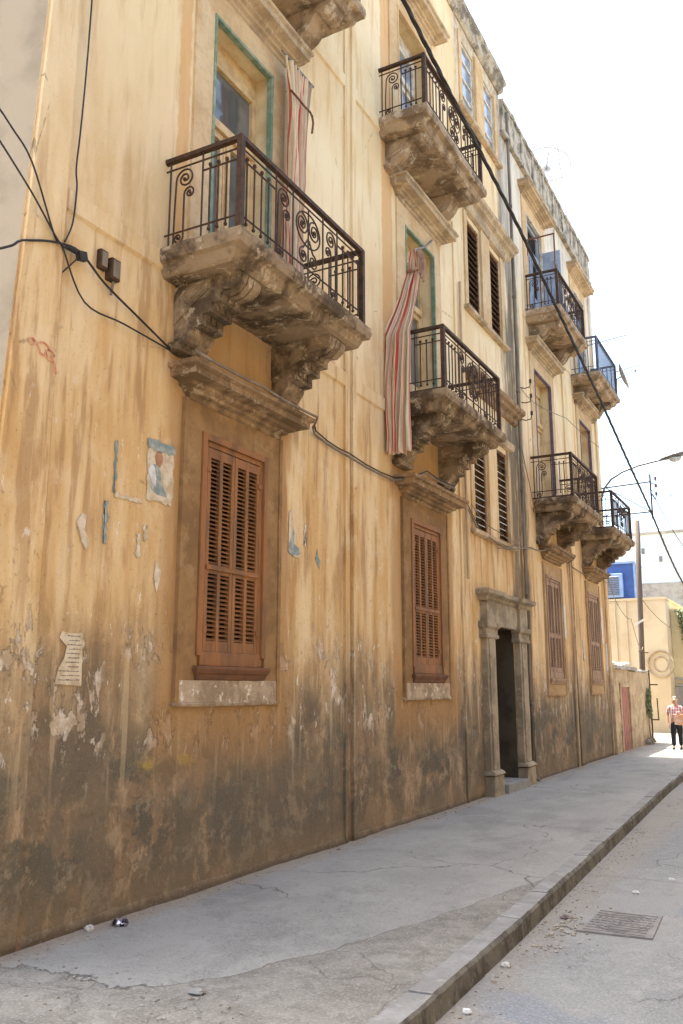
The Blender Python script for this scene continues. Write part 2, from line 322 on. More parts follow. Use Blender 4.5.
# ------------------------------------------------------------------ mesh tools
class MB:
    def __init__(s): s.v = []; s.f = []; s.fm = []; s.uv = None
    def face(s, idx, mi=0): s.f.append(tuple(idx)); s.fm.append(mi)
    def add(s, vs, fs, mi=0):
        o = len(s.v); s.v += [tuple(p) for p in vs]
        for f in fs: s.f.append(tuple(o + i for i in f)); s.fm.append(mi)
    def box(s, x0, x1, y0, y1, z0, z1, mi=0):
        vs = [(x, y, z) for x in (x0, x1) for y in (y0, y1) for z in (z0, z1)]
        s.add(vs, [(0, 1, 3, 2), (4, 6, 7, 5), (0, 4, 5, 1), (2, 3, 7, 6), (0, 2, 6, 4), (1, 5, 7, 3)], mi)
    def obox(s, c, ax, ay, az, mi=0):
        c = Vector(c); vs = [c + ax * i + ay * j + az * k for i in (-1, 1) for j in (-1, 1) for k in (-1, 1)]
        s.add(vs, [(0, 1, 3, 2), (4, 6, 7, 5), (0, 4, 5, 1), (2, 3, 7, 6), (0, 2, 6, 4), (1, 5, 7, 3)], mi)
    def quad(s, a, b, c, d, mi=0): s.add([a, b, c, d], [(0, 1, 2, 3)], mi)
    def prism(s, poly, y0, y1, mi=0):            # polygon in (x,z), extruded along y
        n = len(poly); vs = [(p[0], y0, p[1]) for p in poly] + [(p[0], y1, p[1]) for p in poly]
        fs = [tuple(range(n))[::-1], tuple(range(n, 2 * n))] + [(i, (i + 1) % n, n + (i + 1) % n, n + i) for i in range(n)]
        s.add(vs, fs, mi)
    def moulding(s, y0, y1, prof, x0=-.02, mi=0): # prof: (projection, z) bottom to top, mitred returns at both ends
        o = len(s.v); k = len(prof)
        for p, z in prof: s.v += [(x0, y0 - p, z), (p, y0 - p, z), (p, y1 + p, z), (x0, y1 + p, z)]
        for i in range(k - 1):
            for j in range(3):
                a = o + 4 * i + j; s.face((a, a + 1, a + 5, a + 4), mi)
        s.face((o, o + 3, o + 2, o + 1), mi); t = o + 4 * (k - 1); s.face((t, t + 1, t + 2, t + 3), mi)
    def tube(s, pts, r, n=6, mi=0, closed=False, nrm=None, r1=None):
        pts = [Vector(p) for p in pts]; o = len(s.v); K = len(pts); up = None
        for i, p in enumerate(pts):
            t = (pts[min(i + 1, K - 1)] - pts[max(i - 1, 0)]).normalized()
            if nrm is not None: u = Vector(nrm)
            else:
                if up is None: up = Vector((0, 0, 1)) if abs(t.z) < .9 else Vector((1, 0, 0))
                u = (up - t * up.dot(t)).normalized(); up = u
            w = t.cross(u).normalized(); rr = r if r1 is None else r + (r1 - r) * i / (K - 1)
            for j in range(n):
                a = 2 * PI * (j + .5) / n; s.v.append(tuple(p + (u * math.cos(a) + w * math.sin(a)) * rr))
        for i in range(K - 1):
            for j in range(n):
                a = o + i * n + j; b = o + i * n + (j + 1) % n; s.face((a, b, b + n, a + n), mi)
        s.face([o + j for j in range(n)][::-1], mi); s.face([o + (K - 1) * n + j for j in range(n)], mi)
    def ball(s, c, r, n=6, mi=0):
        o = len(s.v); c = Vector(c); rings = 4
        s.v.append(tuple(c + Vector((0, 0, r))))
        for i in range(1, rings):
            a = PI * i / rings
            for j in range(n):
                b = 2 * PI * j / n; s.v.append(tuple(c + Vector((math.sin(a) * math.cos(b), math.sin(a) * math.sin(b), math.cos(a))) * r))
        s.v.append(tuple(c - Vector((0, 0, r)))); L = len(s.v) - 1
        for j in range(n): s.face((o, o + 1 + j, o + 1 + (j + 1) % n), mi)
        for i in range(rings - 2):
            for j in range(n):
                a = o + 1 + i * n + j; b = o + 1 + i * n + (j + 1) % n; s.face((a, a + n, b + n, b), mi)
        k = o + 1 + (rings - 2) * n
        for j in range(n): s.face((k + j, L, k + (j + 1) % n), mi)
    def build(s, name, mats, parent=None, bevel=0, rough=None, sub=0, smooth=False, loc=None):
        me = bpy.data.meshes.new(name); me.from_pydata(s.v, [], s.f); me.update()
        mats = mats if isinstance(mats, (list, tuple)) else [mats]
        for m in mats: me.materials.append(m)
        for p, mi in zip(me.polygons, s.fm): p.material_index = mi
        bm = bmesh.new(); bm.from_mesh(me)
        bmesh.ops.recalc_face_normals(bm, faces=bm.faces)
        if sub:
            for _ in range(8):
                es = [e for e in bm.edges if e.calc_length() > sub]
                if not es: break
                bmesh.ops.subdivide_edges(bm, edges=es, cuts=1, use_grid_fill=True)
            bmesh.ops.triangulate(bm, faces=[f for f in bm.faces if len(f.verts) > 4])
        if rough:
            amp, sc = rough
            for v in bm.verts:
                q = v.co * sc
                v.co += mn.noise_vector(q) * amp + mn.noise_vector(q * 3.1) * amp * .5
        if loc is not None:
            for v in bm.verts: v.co -= Vector(loc)
        if smooth:
            for f in bm.faces: f.smooth = True
        bm.to_mesh(me); bm.free()
        o = bpy.data.objects.new(name, me); COL.objects.link(o)
        if loc is not None: o.location = loc
        if parent is not None: o.parent = parent
        if bevel:
            b = o.modifiers.new('bevel', 'BEVEL'); b.width = bevel; b.segments = 2; b.limit_method = 'ANGLE'
        return o

def thing(o, label, cat, group=None):
    o['label'] = label; o['category'] = cat
    if group: o['group'] = group
    return o
def structure(o, kind='structure'): o['kind'] = kind; return o
def empty(name, loc=(0, 0, 0)):
    o = bpy.data.objects.new(name, None); o.location = loc; o.empty_display_size = .3; COL.objects.link(o); return o
def put(o, parent, dx=0, dy=0, dz=0):
    o.parent = parent; o.location = Vector((dx, dy, dz)); return o
def copy_part(o, parent, loc):
    c = o.copy(); COL.objects.link(c); c.parent = parent; c.location = loc
    for ch in list(o.children):
        d = ch.copy(); COL.objects.link(d); d.parent = c
    return c

# ------------------------------------------------------------------ ground
ZW, ZR = .08, -.05
def kx(y):
    P = [(-12, 3.05), (4.6, 2.89), (7.1, 2.81), (10.4, 2.67), (17.4, 2.39), (20, 2.33), (26, 2.2), (60, 1.9)]
    for (a, xa), (b, xb) in zip(P, P[1:]):
        if y <= b: return xa + (xb - xa) * (y - a) / (b - a)
    return P[-1][1]
g = MB(); g.quad((-400, -400, -.10), (400, -400, -.10), (400, 400, -.10), (-400, 400, -.10))
structure(g.build('ground', M['earth']))
g = MB(); ys = [-12 + .4 * i for i in range(130)]
XN = 14
for y in ys:
    xl = -.6 if 4 < y < 24.9 else -8
    for i in range(XN + 1):
        x = xl + (kx(y) - .16 - xl) * i / XN
        zz = ZW + .012 * mn.noise(Vector((x * .9, y * .7, 0))) if x < kx(y) - .3 else ZW
        g.v.append((x, y, zz))
for j in range(len(ys) - 1):
    for i in range(XN):
        a = j * (XN + 1) + i; g.face((a, a + 1, a + XN + 2, a + XN + 1))
structure(g.build('sidewalk', M['walk'], smooth=True))
g = MB(); o0 = 0
yk = -12.0; kn = 0
while yk < 38:                                   # kerb stones with dark joints and chipped edges
    L = .95; y0, y1 = yk + .006, yk + L - .006
    a0, a1 = kx(y0), kx(y1); t = random.uniform(-.006, .006); zt = ZW + .010 + t
    ch = random.uniform(.012, .035)
    for (ya, xa), (yb, xb) in (((y0, a0), (y1, a1)),):
        prof = lambda xx: [(xx - .17, ZR - .05), (xx - .17, zt), (xx - ch, zt), (xx, zt - ch), (xx + .012, ZR - .05)]
        A = prof(xa); B = prof(xb); n = 5
        vs = [(p[0], ya, p[1]) for p in A] + [(p[0], yb, p[1]) for p in B]
        for i, q in enumerate([tuple(range(n))[::-1], tuple(range(n, 2 * n))] + [(i, (i + 1) % n, n + (i + 1) % n, n + i) for i in range(n)]):
            o_ = len(g.v); 
            if i == 0: base = o_; g.v += vs
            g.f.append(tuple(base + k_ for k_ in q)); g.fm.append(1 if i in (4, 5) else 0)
    yk += L; kn += 1
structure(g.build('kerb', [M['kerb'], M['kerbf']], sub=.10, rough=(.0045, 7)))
g = MB(); ys = [-12 + .5 * i for i in range(104)]
for y in ys:
    for i in range(17):
        x = kx(y) - .03 + i * .45; g.v.append((x, y, ZR + (.01 * mn.noise(Vector((x, y * .8, 4))) if i else 0)))
for j in range(len(ys) - 1):
    for i in range(16):
        a = j * 17 + i; g.face((a, a + 1, a + 18, a + 17))
structure(g.build('road', M['road'], smooth=True))

# ------------------------------------------------------------------ the apartment building
BY = 14.5
B = empty('apartment_building', (0, BY, ZW))
thing(B, 'long ochre plaster apartment building with wrought iron balconies along the pavement', 'building')
BL = Vector((0, BY, ZW))
def part(mb, name, mat, parent=None, **k):
    """mesh written in world coordinates, parented under the building"""
    o = mb.build(name, mat, parent or B, **k)
    if 'loc' in k and k['loc'] is not None: o.location = Vector(k['loc']) - BL
    else: o.location = -BL
    return o
def sub(mb, name, mat, par, loc, **k):           # sub-part: same local frame as its part
    o = mb.build(name, mat, None, loc=loc, **k); o.parent = par; o.location = (0, 0, 0); return o

WIN_LO = [(6.56, 7.46), (11.47, 12.40), (18.62, 19.62), (22.55, 23.55)]     # ground floor shutters
DOOR_1 = [(6.44, 7.56), (11.33, 12.50), (18.35, 19.75), (22.6, 23.85)]
DOOR_2 = [(6.44, 7.56), (11.15, 12.35), (18.25, 19.55), (22.7, 23.9)]
STAIR = [(4.52, 6.30), (8.62, 10.42), (12.72, 14.25)]
STY = [(14.17, 14.88), (15.42, 16.14)]
openings = []
for a, b in WIN_LO: openings.append((a, b, 2.14, 4.12, .16, 0))
for a, b in DOOR_1: openings.append((a, b, 5.78, 8.84, .34, 1))
for a, b in DOOR_2: openings.append((a, b, 10.12, 12.62, .34, 1))
for z0, z1 in STAIR:
    for a, b in STY: openings.append((a, b, z0, z1, .22, 0))
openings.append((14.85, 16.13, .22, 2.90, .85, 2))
Y0, Y1, ZT = 4.0, 24.92, 14.9
ycuts = sorted({Y0, Y1, 16.55, *[o[0] for o in openings], *[o[1] for o in openings]})
zcuts = sorted({0.0, ZT, 14.45, *[o[2] for o in openings], *[o[3] for o in openings]})
w = MB()
def cy(y, z): return (3.96 + .043 * z) if y == Y0 else y
for a, b in zip(ycuts, ycuts[1:]):
    for c, d in zip(zcuts, zcuts[1:]):
        m, k = (a + b) / 2, (c + d) / 2
        if any(o[0] < m < o[1] and o[2] < k < o[3] for o in openings): continue
        if m > 16.55 and k > 14.45: continue
        w.quad((0, cy(a, c), c), (0, b, c), (0, b, d), (0, cy(a, d), d))
for a, b, c, d, dp, mi in openings:
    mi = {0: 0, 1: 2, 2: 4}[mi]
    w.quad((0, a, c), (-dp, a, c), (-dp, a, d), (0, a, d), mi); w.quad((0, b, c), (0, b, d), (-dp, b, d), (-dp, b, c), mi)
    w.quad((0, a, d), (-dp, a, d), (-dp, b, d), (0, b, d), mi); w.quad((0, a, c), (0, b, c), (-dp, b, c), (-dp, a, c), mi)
XB = -9.0
w.quad((0, cy(Y0, 0), 0), (0, cy(Y0, ZT), ZT), (XB, cy(Y0, ZT), ZT), (XB, cy(Y0, 0), 0), 1)
w.quad((0, Y1, 0), (XB, Y1, 0), (XB, Y1, 14.45), (0, Y1, 14.45), 1)
w.quad((XB, Y0, 0), (XB, Y0, ZT), (XB, Y1, ZT), (XB, Y1, 0), 1)
w.quad((0, cy(Y0, ZT), ZT), (0, 16.55, ZT), (XB, 16.55, ZT), (XB, Y0, ZT), 1)
w.quad((0, 16.55, 14.45), (0, Y1, 14.45), (XB, Y1, 14.45), (XB, 16.55, 14.45), 1)
w.quad((0, 16.55, 14.45), (XB, 16.55, 14.45), (XB, 16.55, ZT), (0, 16.55, ZT), 1)
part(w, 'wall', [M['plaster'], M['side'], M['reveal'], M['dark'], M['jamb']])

# raised plaster strips (pilasters)
for a, b, z1, x in ((4.16, 4.58, ZT, .035), (9.36, 9.42, ZT, .03), (9.56, 9.66, ZT, .035), (13.42, 13.50, 12.2, .03), (17.12, 17.55, 13.5, .05), (20.9, 21.25, 13.5, .045), (24.62, 24.90, 13.5, .05)):
    p = MB()
    if a < 5:
        vs = [(xx, 3.96 + .043 * z + .02 if k == 0 else b, z) for xx in (-.01, x) for k in (0, 1) for z in (0, z1)]
        p.add(vs, [(0, 1, 3, 2), (4, 6, 7, 5), (0, 4, 5, 1), (2, 3, 7, 6), (0, 2, 6, 4), (1, 5, 7, 3)])
    else: p.box(-.01, x, a, b, 0, z1)
    part(p, 'pilaster_strip', M['plaster'], sub=.8)
for a, b in ((4.58, 5.80), (8.22, 9.36), (9.66, 10.72), (12.98, 13.42)):
    for zb in (5.60, 9.92):
        p = MB(); p.moulding(a + .03, b - .03, [(.0, zb), (.028, zb + .02), (.032, zb + .19), (.0, zb + .22)]); part(p, 'string_course', M['plaster'], sub=.4)
for a, b in ((17.55, 17.85), (20.35, 20.9), (21.25, 21.95)):
    for zb in (5.55, 9.85):
        p = MB(); p.moulding(a + .03, b - .03, [(.0, zb), (.028, zb + .02), (.032, zb + .16), (.0, zb + .18)]); part(p, 'string_course', M['plaster'], sub=.4)
# dark plinth crust: a slightly proud, crumbling base
for a, b in ((4.572, 9.365), (9.655, 13.425), (16.9, 20.5)):
    p = MB(); p.prism([(-.01, .02), (.035, .02), (.022, .10), (.004, .15), (-.01, .15)], a, b)
    part(p, 'plinth', M['plaster'], sub=.12, rough=(.016, 6))

# ---- ground floor windows with louvred shutters
def louvred(mb, x, ya, yb, z0, z1, zm, cols, depth=.045, pitch=.041):
    """a shutter leaf: stiles, rails and tilted slats; thickness along x"""
    st = .048; W = yb - ya
    inner = (W - st * (cols + 1)) / cols
    for i in range(cols + 1):
        yy = ya + i * (inner + st); mb.box(x - depth, x, yy, yy + st, z0, z1)
    rails = [(z0, z0 + .10), (zm - .045, zm + .045), (z1 - .09, z1)]
    for i in range(cols):
        a = ya + st + i * (inner + st); b = a + inner
        for r0, r1 in rails: mb.box(x - depth + .004, x - .003, a, b, r0, r1)
        for lo, hi in ((rails[0][1], rails[1][0]), (rails[1][1], rails[2][0])):
            n = int((hi - lo) / pitch)
            for k in range(n):
                zc = lo + (k + .5) * (hi - lo) / n; dz = random.uniform(-.002, .002)
                mb.obox((x - depth / 2, (a + b) / 2, zc + dz), Vector((.017, 0, -.011)), Vector((0, (b - a) / 2, 0)), Vector((.0022, 0, .0034)))

def shutter_window(ya, yb, wood, full=True):
    loc = Vector((0, (ya + yb) / 2, 2.14)); z0, z1 = 2.14, 4.12
    s = MB()                                     # surround: raised border up to the hood
    oa, ob = (ya - .36, yb + .36) if full else (ya - .22, yb + .22)
    zt = 4.50
    s.box(-.01, .030, oa, ya - .12, 1.76, zt); s.box(-.01, .030, yb + .12, ob, 1.76, zt); s.box(-.01, .030, ya - .12, yb + .12, 4.24, zt)
    s.box(-.01, .044, oa - .04, oa + .012, 1.68, zt); s.box(-.01, .044, ob - .012, ob + .04, 1.68, zt)
    win = part(s, 'window', M['surlow'] if full else M['surfar'], loc=loc, sub=.35, rough=(.004, 3))
    f = MB()
    for a, b in ((ya - .115, ya - .05), (yb + .05, yb + .115)): f.box(-.02, .050, a, b, z0 - .02, 4.235)
    f.box(-.02, .050, ya - .05, yb + .05, 4.17, 4.235)
    for a, b in ((ya - .05, ya), (yb, yb + .05)): f.box(-.05, .022, a, b, z0, 4.17)
    f.box(-.05, .022, ya, yb, 4.12, 4.17); f.box(-.05, .030, ya - .05, yb + .05, z0 - .11, z0 + .02)
    sub(f, 'frame', M['wood'] if full else wood, win, loc, bevel=.006)
    mid = (ya + yb) / 2
    for a, b in ((ya + .004, mid - .004), (mid + .004, yb - .004)):
        l = MB(); louvred(l, .018, a, b, z0 + .022, z1 - .01, z0 + .80, 2)
        if a < mid - .1 and full: l.box(.02, .034, ya + .01, yb - .01, z0 + .79, z0 + .83)
        for zz in (z0 + .2, z1 - .25):
            yy = a if a < mid - .1 else b
            l.box(.016, .034, yy - .03, yy + .035, zz, zz + .05)
        sub(l, 'shutter', wood, win, loc, bevel=0)
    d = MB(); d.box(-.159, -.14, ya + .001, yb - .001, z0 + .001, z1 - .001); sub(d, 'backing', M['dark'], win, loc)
    h = MB(); h.moulding(ya - .07, yb + .07, [(.035, z0 - .24), (.045, z0 - .23), (.06, z0 - .19), (.075, z0 - .175), (.09, z0 - .14), (.09, z0 - .115), (.04, z0 - .11)])
    sub(h, 'sill', M['sillw'] if full else wood, win, loc, bevel=.005)
    ap = MB(); ap.box(-.01, .034, oa + .012, ob - .012, 1.70, z0 - .24); ap.moulding(oa - .02, ob + .02, [(.035, 1.665), (.045, 1.69), (.03, 1.70)])
    sub(ap, 'apron', M['sillpl'] if full else M['surfar'], win, loc, sub=.2, rough=(.006, 5))
    c = MB()
    pr = [(.03, 4.61), (.05, 4.62), (.055, 4.66), (.10, 4.675), (.11, 4.70), (.16, 4.715), (.17, 4.75), (.28, 4.765), (.285, 4.83), (.325, 4.845), (.33, 4.885), (.22, 4.90)]
    zs = -.12 if full else -.06
    c.moulding(oa + .06, ob - .06, [(a, b + zs) for a, b in pr], x0=-.02)
    sub(c, 'hood_cornice', M['stone'], win, loc, sub=.16, rough=(.0035, 5))
    return win
for i, (a, b) in enumerate(WIN_LO): shutter_window(a, b, M['wood'] if i < 2 else M['wooddark'], i < 2)

# ---- french doors on the balconies
def french(ya, yb, z0, z1, trim, joinery, glass, stone, dp=.20, hd=.22):
    loc = Vector((0, (ya + yb) / 2, z0)); s = MB()
    s.box(-.01, .028, ya - .30, ya - .0, z0, z1 + .32); s.box(-.01, .028, yb + .0, yb + .27, z0, z1 + .32); s.box(-.01, .028, ya, yb, z1, z1 + .32)
    d = part(s, 'balcony_door', M['sur'], loc=loc, sub=.4, rough=(.003, 3))
    t = MB(); k = .034
    t.box(-.03, .040, ya - .004, ya + k, z0, z1 + .004); t.box(-.03, .040, yb - k, yb + .004, z0, z1 + .004); t.box(-.03, .039, ya + k, yb - k, z1 - k, z1 + .004)
    sub(t, 'trim', trim, d, loc, bevel=.004)
    f = MB(); x0, x1 = -dp - .07, -dp; m = (ya + yb) / 2; zo = z1; z1 = z1 - hd; ztr = z0 + (z1 - z0) * .72
    f.box(x0 + .005, x1 - .005, ya + .001, yb - .001, z1, zo - .001)
    f.box(x0, x1, ya + .001, ya + .07, z0, z1 - .001); f.box(x0, x1, yb - .07, yb - .001, z0, z1 - .001)
    f.box(x0, x1, ya + .07, yb - .07, z1 - .08, z1); f.box(x0, x1 + .03, ya + .07, yb - .07, ztr - .05, ztr + .05)
    f.box(x0, x1, m - .045, m + .045, z0, ztr - .05); f.box(x0, x1 + .02, m - .015, m + .015, z0, ztr - .05)
    for a, b in ((ya + .07, m - .045), (m + .045, yb - .07)):
        f.box(x0, x1 - .01, a, a + .05, z0, ztr - .05); f.box(x0, x1 - .01, b - .05, b, z0, ztr - .05)
        f.box(x0, x1 - .01, a + .05, b - .05, z0, z0 + .75); f.box(x0, x1 - .01, a + .05, b - .05, ztr - .13, ztr - .05)
        f.box(x1 - .01, x1 + .005, a + .1, b - .1, z0 + .12, z0 + .62)
    sub(f, 'frame', joinery, d, loc, bevel=.005)
    gl = MB(); gl.box(-dp - .09, -dp - .05, ya + .001, yb - .001, z0 + .001, z1 - .001); sub(gl, 'glass', glass, d, loc)
    c = MB(); z1 = zo; zc = z1 + .30
    pr = [(.03, 0), (.05, .015), (.055, .05), (.09, .06), (.10, .09), (.14, .10), (.15, .13), (.25, .15), (.255, .22), (.285, .235), (.29, .27), (.20, .28)]
    c.moulding(ya - .22, yb + .22, [(a, zc + q) for a, q in pr]); sub(c, 'hood_cornice', stone, d, loc, sub=.2, rough=(.005, 4))
    return d
for i, (a, b) in enumerate(DOOR_1):
    french(a, b, 5.78, 8.84, M['green'] if i < 2 else M['mauve'], M['cream'], M['glass'] if i < 2 else M['reveal'], M['stonehi'])
for i, (a, b) in enumerate(DOOR_2):
    if i == 0: french(a, b, 10.12, 12.62, M['green'], M['cream'], M['glass'], M['stonehi'])
    else: french(a, b, 10.12, 12.62, [M['sur'], M['sur'], M['white'], M['white']][i], [M['cream'], M['white'], M['bluegrey'], M['bluegrey']][i], M['glasshi'] if i == 1 else M['dark'], M['stonehi'], *((.20, .22) if i == 1 else (.06, .04)))

# ---- staircase windows
for li, (z0, z1) in enumerate(STAIR):
    loc = Vector((0, 15.15, z0)); s = MB(); zh = z1 + .12
    s.box(-.01, .05, 14.88 + .03, 15.42 - .03, z0 - .02, z1 + .1)
    s.box(-.01, .03, 14.02, 14.165, z0, z1 + .1); s.box(-.01, .03, 16.145, 16.30, z0, z1 + .1)
    sw = part(s, 'stair_window', M['sur'] if li else M['plaster'], loc=loc, sub=.4, rough=(.003, 3))
    for a, b in STY:
        f = MB()
        f.box(-.085, -.025, a + .001, a + .05, z0, z1); f.box(-.085, -.025, b - .05, b - .001, z0, z1); f.box(-.085, -.025, a + .05, b - .05, z1 - .05, z1 - .001); f.box(-.085, -.025, a + .05, b - .05, z0 + .001, z0 + .06)
        if li == 2:
            for q in (.27, .52, .77): f.box(-.085, -.03, a + .05, b - .05, z0 + (z1 - z0) * q - .025, z0 + (z1 - z0) * q + .025)
            sub(f, 'frame', M['white'], sw, loc, bevel=.004)
            gl = MB(); gl.box(-.075, -.055, a + .05, b - .05, z0 + .06, z1 - .05); sub(gl, 'glass', M['glasshi'], sw, loc)
        else:
            sub(f, 'frame', M['sillw'], sw, loc)
            l = MB(); n = 13
            for k in range(n):                    # broad tilted glass/wood slats
                zc = z0 + .1 + (z1 - z0 - .2) * (k + .5) / n
                l.obox((-.055, (a + b) / 2, zc), Vector((.05, 0, -.035)), Vector((0, (b - a) / 2 - .05, 0)), Vector((.004, 0, .006)))
            sub(l, 'louvre', M['glass'] if li == 0 else M['iron'], sw, loc)
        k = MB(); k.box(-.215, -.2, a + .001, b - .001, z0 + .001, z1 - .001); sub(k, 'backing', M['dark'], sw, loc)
    c = MB(); c.moulding(14.05, 16.28, [(.03, z0 - .10), (.09, z0 - .08), (.10, z0 - .02), (.04, z0)]); sub(c, 'sill', M['stonehi'], sw, loc, sub=.25, rough=(.008, 5))
    if li < 2:
        zc = (7.05, 10.68)[li]
        c = MB(); c.moulding(14.1, 16.75, [(.02, zc), (.06, zc + .03), (.07, zc + .12), (.13, zc + .16), (.14, zc + .22), (.19, zc + .26), (.20, zc + .34), (.1, zc + .36)])
        sub(c, 'hood_cornice', M['stonehi'] if li else M['stone'], sw, loc, sub=.2, rough=(.006, 4))
        c = MB(); c.moulding(14.15, 16.35, [(.02, z1 + .1), (.07, z1 + .13), (.09, z1 + .2), (.10, z1 + .25), (.03, z1 + .27)]); sub(c, 'lintel', M['stonehi'], sw, loc, sub=.2, rough=(.006, 4))

# ---- parapets and roof trim
p = MB()
p.moulding(4.2, 16.5, [(.03, 14.55), (.10, 14.62), (.11, 14.74), (.16, 14.80), (.16, 14.93), (.0, 14.96)])
p.box(-.35, .0, 4.3, 16.5, 14.9, 15.02)
p.box(-.02, .10, 16.58, 24.9, 13.62, 13.72); p.box(-.3, .055, 16.6, 24.92, 13.72, 14.42); p.box(-.32, .09, 16.6, 24.95, 14.42, 14.52)
for k in range(9): p.box(-.2, .085, 17.0 + k * .93, 17.12 + k * .93, 13.73, 14.41)
part(p, 'parapet', M['parapet'], sub=.22, rough=(.022, 3))
p = MB(); pts = [(.08, 16.86, z) for z in (.3, 2, 4, 6, 8, 10, 12, 14.3)]; p.tube(pts, .030, 10)
for z in (1.5, 3.6, 5.7, 7.8, 9.9, 12): p.tube([(.08, 16.86, z), (.08, 16.86, z + .07)], .040, 10)
p.tube([(.08, 16.86, .3), (.11, 16.86, .16), (.19, 16.86, .12)], .030, 10)
part(p, 'drainpipe', M['pipe'], smooth=True)
for P_, r_ in (([(.05, 20.62, .1), (.05, 20.62, 2), (.05, 20.64, 4.9)], .028), ([(.05, 13.66, 3.6), (.04, 13.66, 6), (.04, 13.66, 8.9)], .022), ([(.05, 24.45, .1), (.05, 24.45, 5.4)], .022)):
    p = MB(); p.tube(P_, r_, 8); part(p, 'conduit', M['pipew'])

# ---- street entrance
p = MB(); loc = Vector((0, 15.5, ZW))
for a, b in ((14.27, 14.83), (16.15, 16.72)):
    m = (a + b) / 2; h = (b - a) / 2
    p.box(-.02, .17, a + .03, b - .03, .02, .40); p.moulding(a + .18, b - .18, [(.19, .42), (.17, .46), (.13, .49)])
    p.prism([(-.02, .48), (.11, .48), (.10, 2.72), (-.02, 2.72)], m - h * .80, m + h * .80)
    p.prism([(.10, .50), (.135, .50), (.12, 2.70), (.09, 2.70)], m - h * .50, m + h * .50)
    p.moulding(m - h * .7, m + h * .7, [(.11, 2.66), (.14, 2.68), (.14, 2.72), (.12, 2.74), (.12, 2.82), (.16, 2.86), (.165, 2.93), (.13, 2.95)])
    p.box(-.02, .13, m - h * .85, m + h * .85, 2.95, 3.30)
    p.moulding(m - h * .7, m + h * .7, [(.13, 3.30), (.16, 3.33), (.17, 3.37), (.25, 3.41), (.26, 3.48), (.15, 3.51)])
p.box(-.02, .09, 14.85, 16.13, 2.90, 3.30)
p.moulding(14.6, 16.4, [(.07, 3.301), (.10, 3.335), (.11, 3.375), (.18, 3.415), (.19, 3.475), (.1, 3.50)])
en = part(p, 'entrance', M['portal'], loc=loc, sub=.25, rough=(.006, 4))
d = MB(); d.box(-.6, .22, 14.86, 16.12, .0, .225); sub(d, 'step', M['kerb'], en, loc, sub=.2, rough=(.006, 5))
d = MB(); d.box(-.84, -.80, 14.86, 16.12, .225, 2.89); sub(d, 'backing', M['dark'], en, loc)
d = MB(); ax = Vector((-.58, .10, 0)) * .5; ay = Vector((.10, .58, 0)).normalized() * .02
d.obox((-.36, 14.95, 1.55), ax, ay, Vector((0, 0, 1.30)))
for q in (-.8, -.1, .6): d.obox((-.36, 14.98, 1.6 + q), ax * .7, ay * 1.1, Vector((0, 0, .25)))
d.tube([(-.12, 14.99, 1.05), (-.10, 15.03, 1.15), (-.12, 14.99, 1.25)], .012, 6)
sub(d, 'door', M['iron'], en, loc, bevel=.004)
d = MB()
for a in (15.55, 15.75, 15.95): d.tube([(-.72, a, .25), (-.72, a, 2.86)], .012, 6)
d.box(-.74, -.70, 15.45, 16.12, 1.0, 1.05); d.box(-.74, -.72, 15.45, 16.12, .25, 1.0)
sub(d, 'gate_leaf', M['iron'], en, loc)

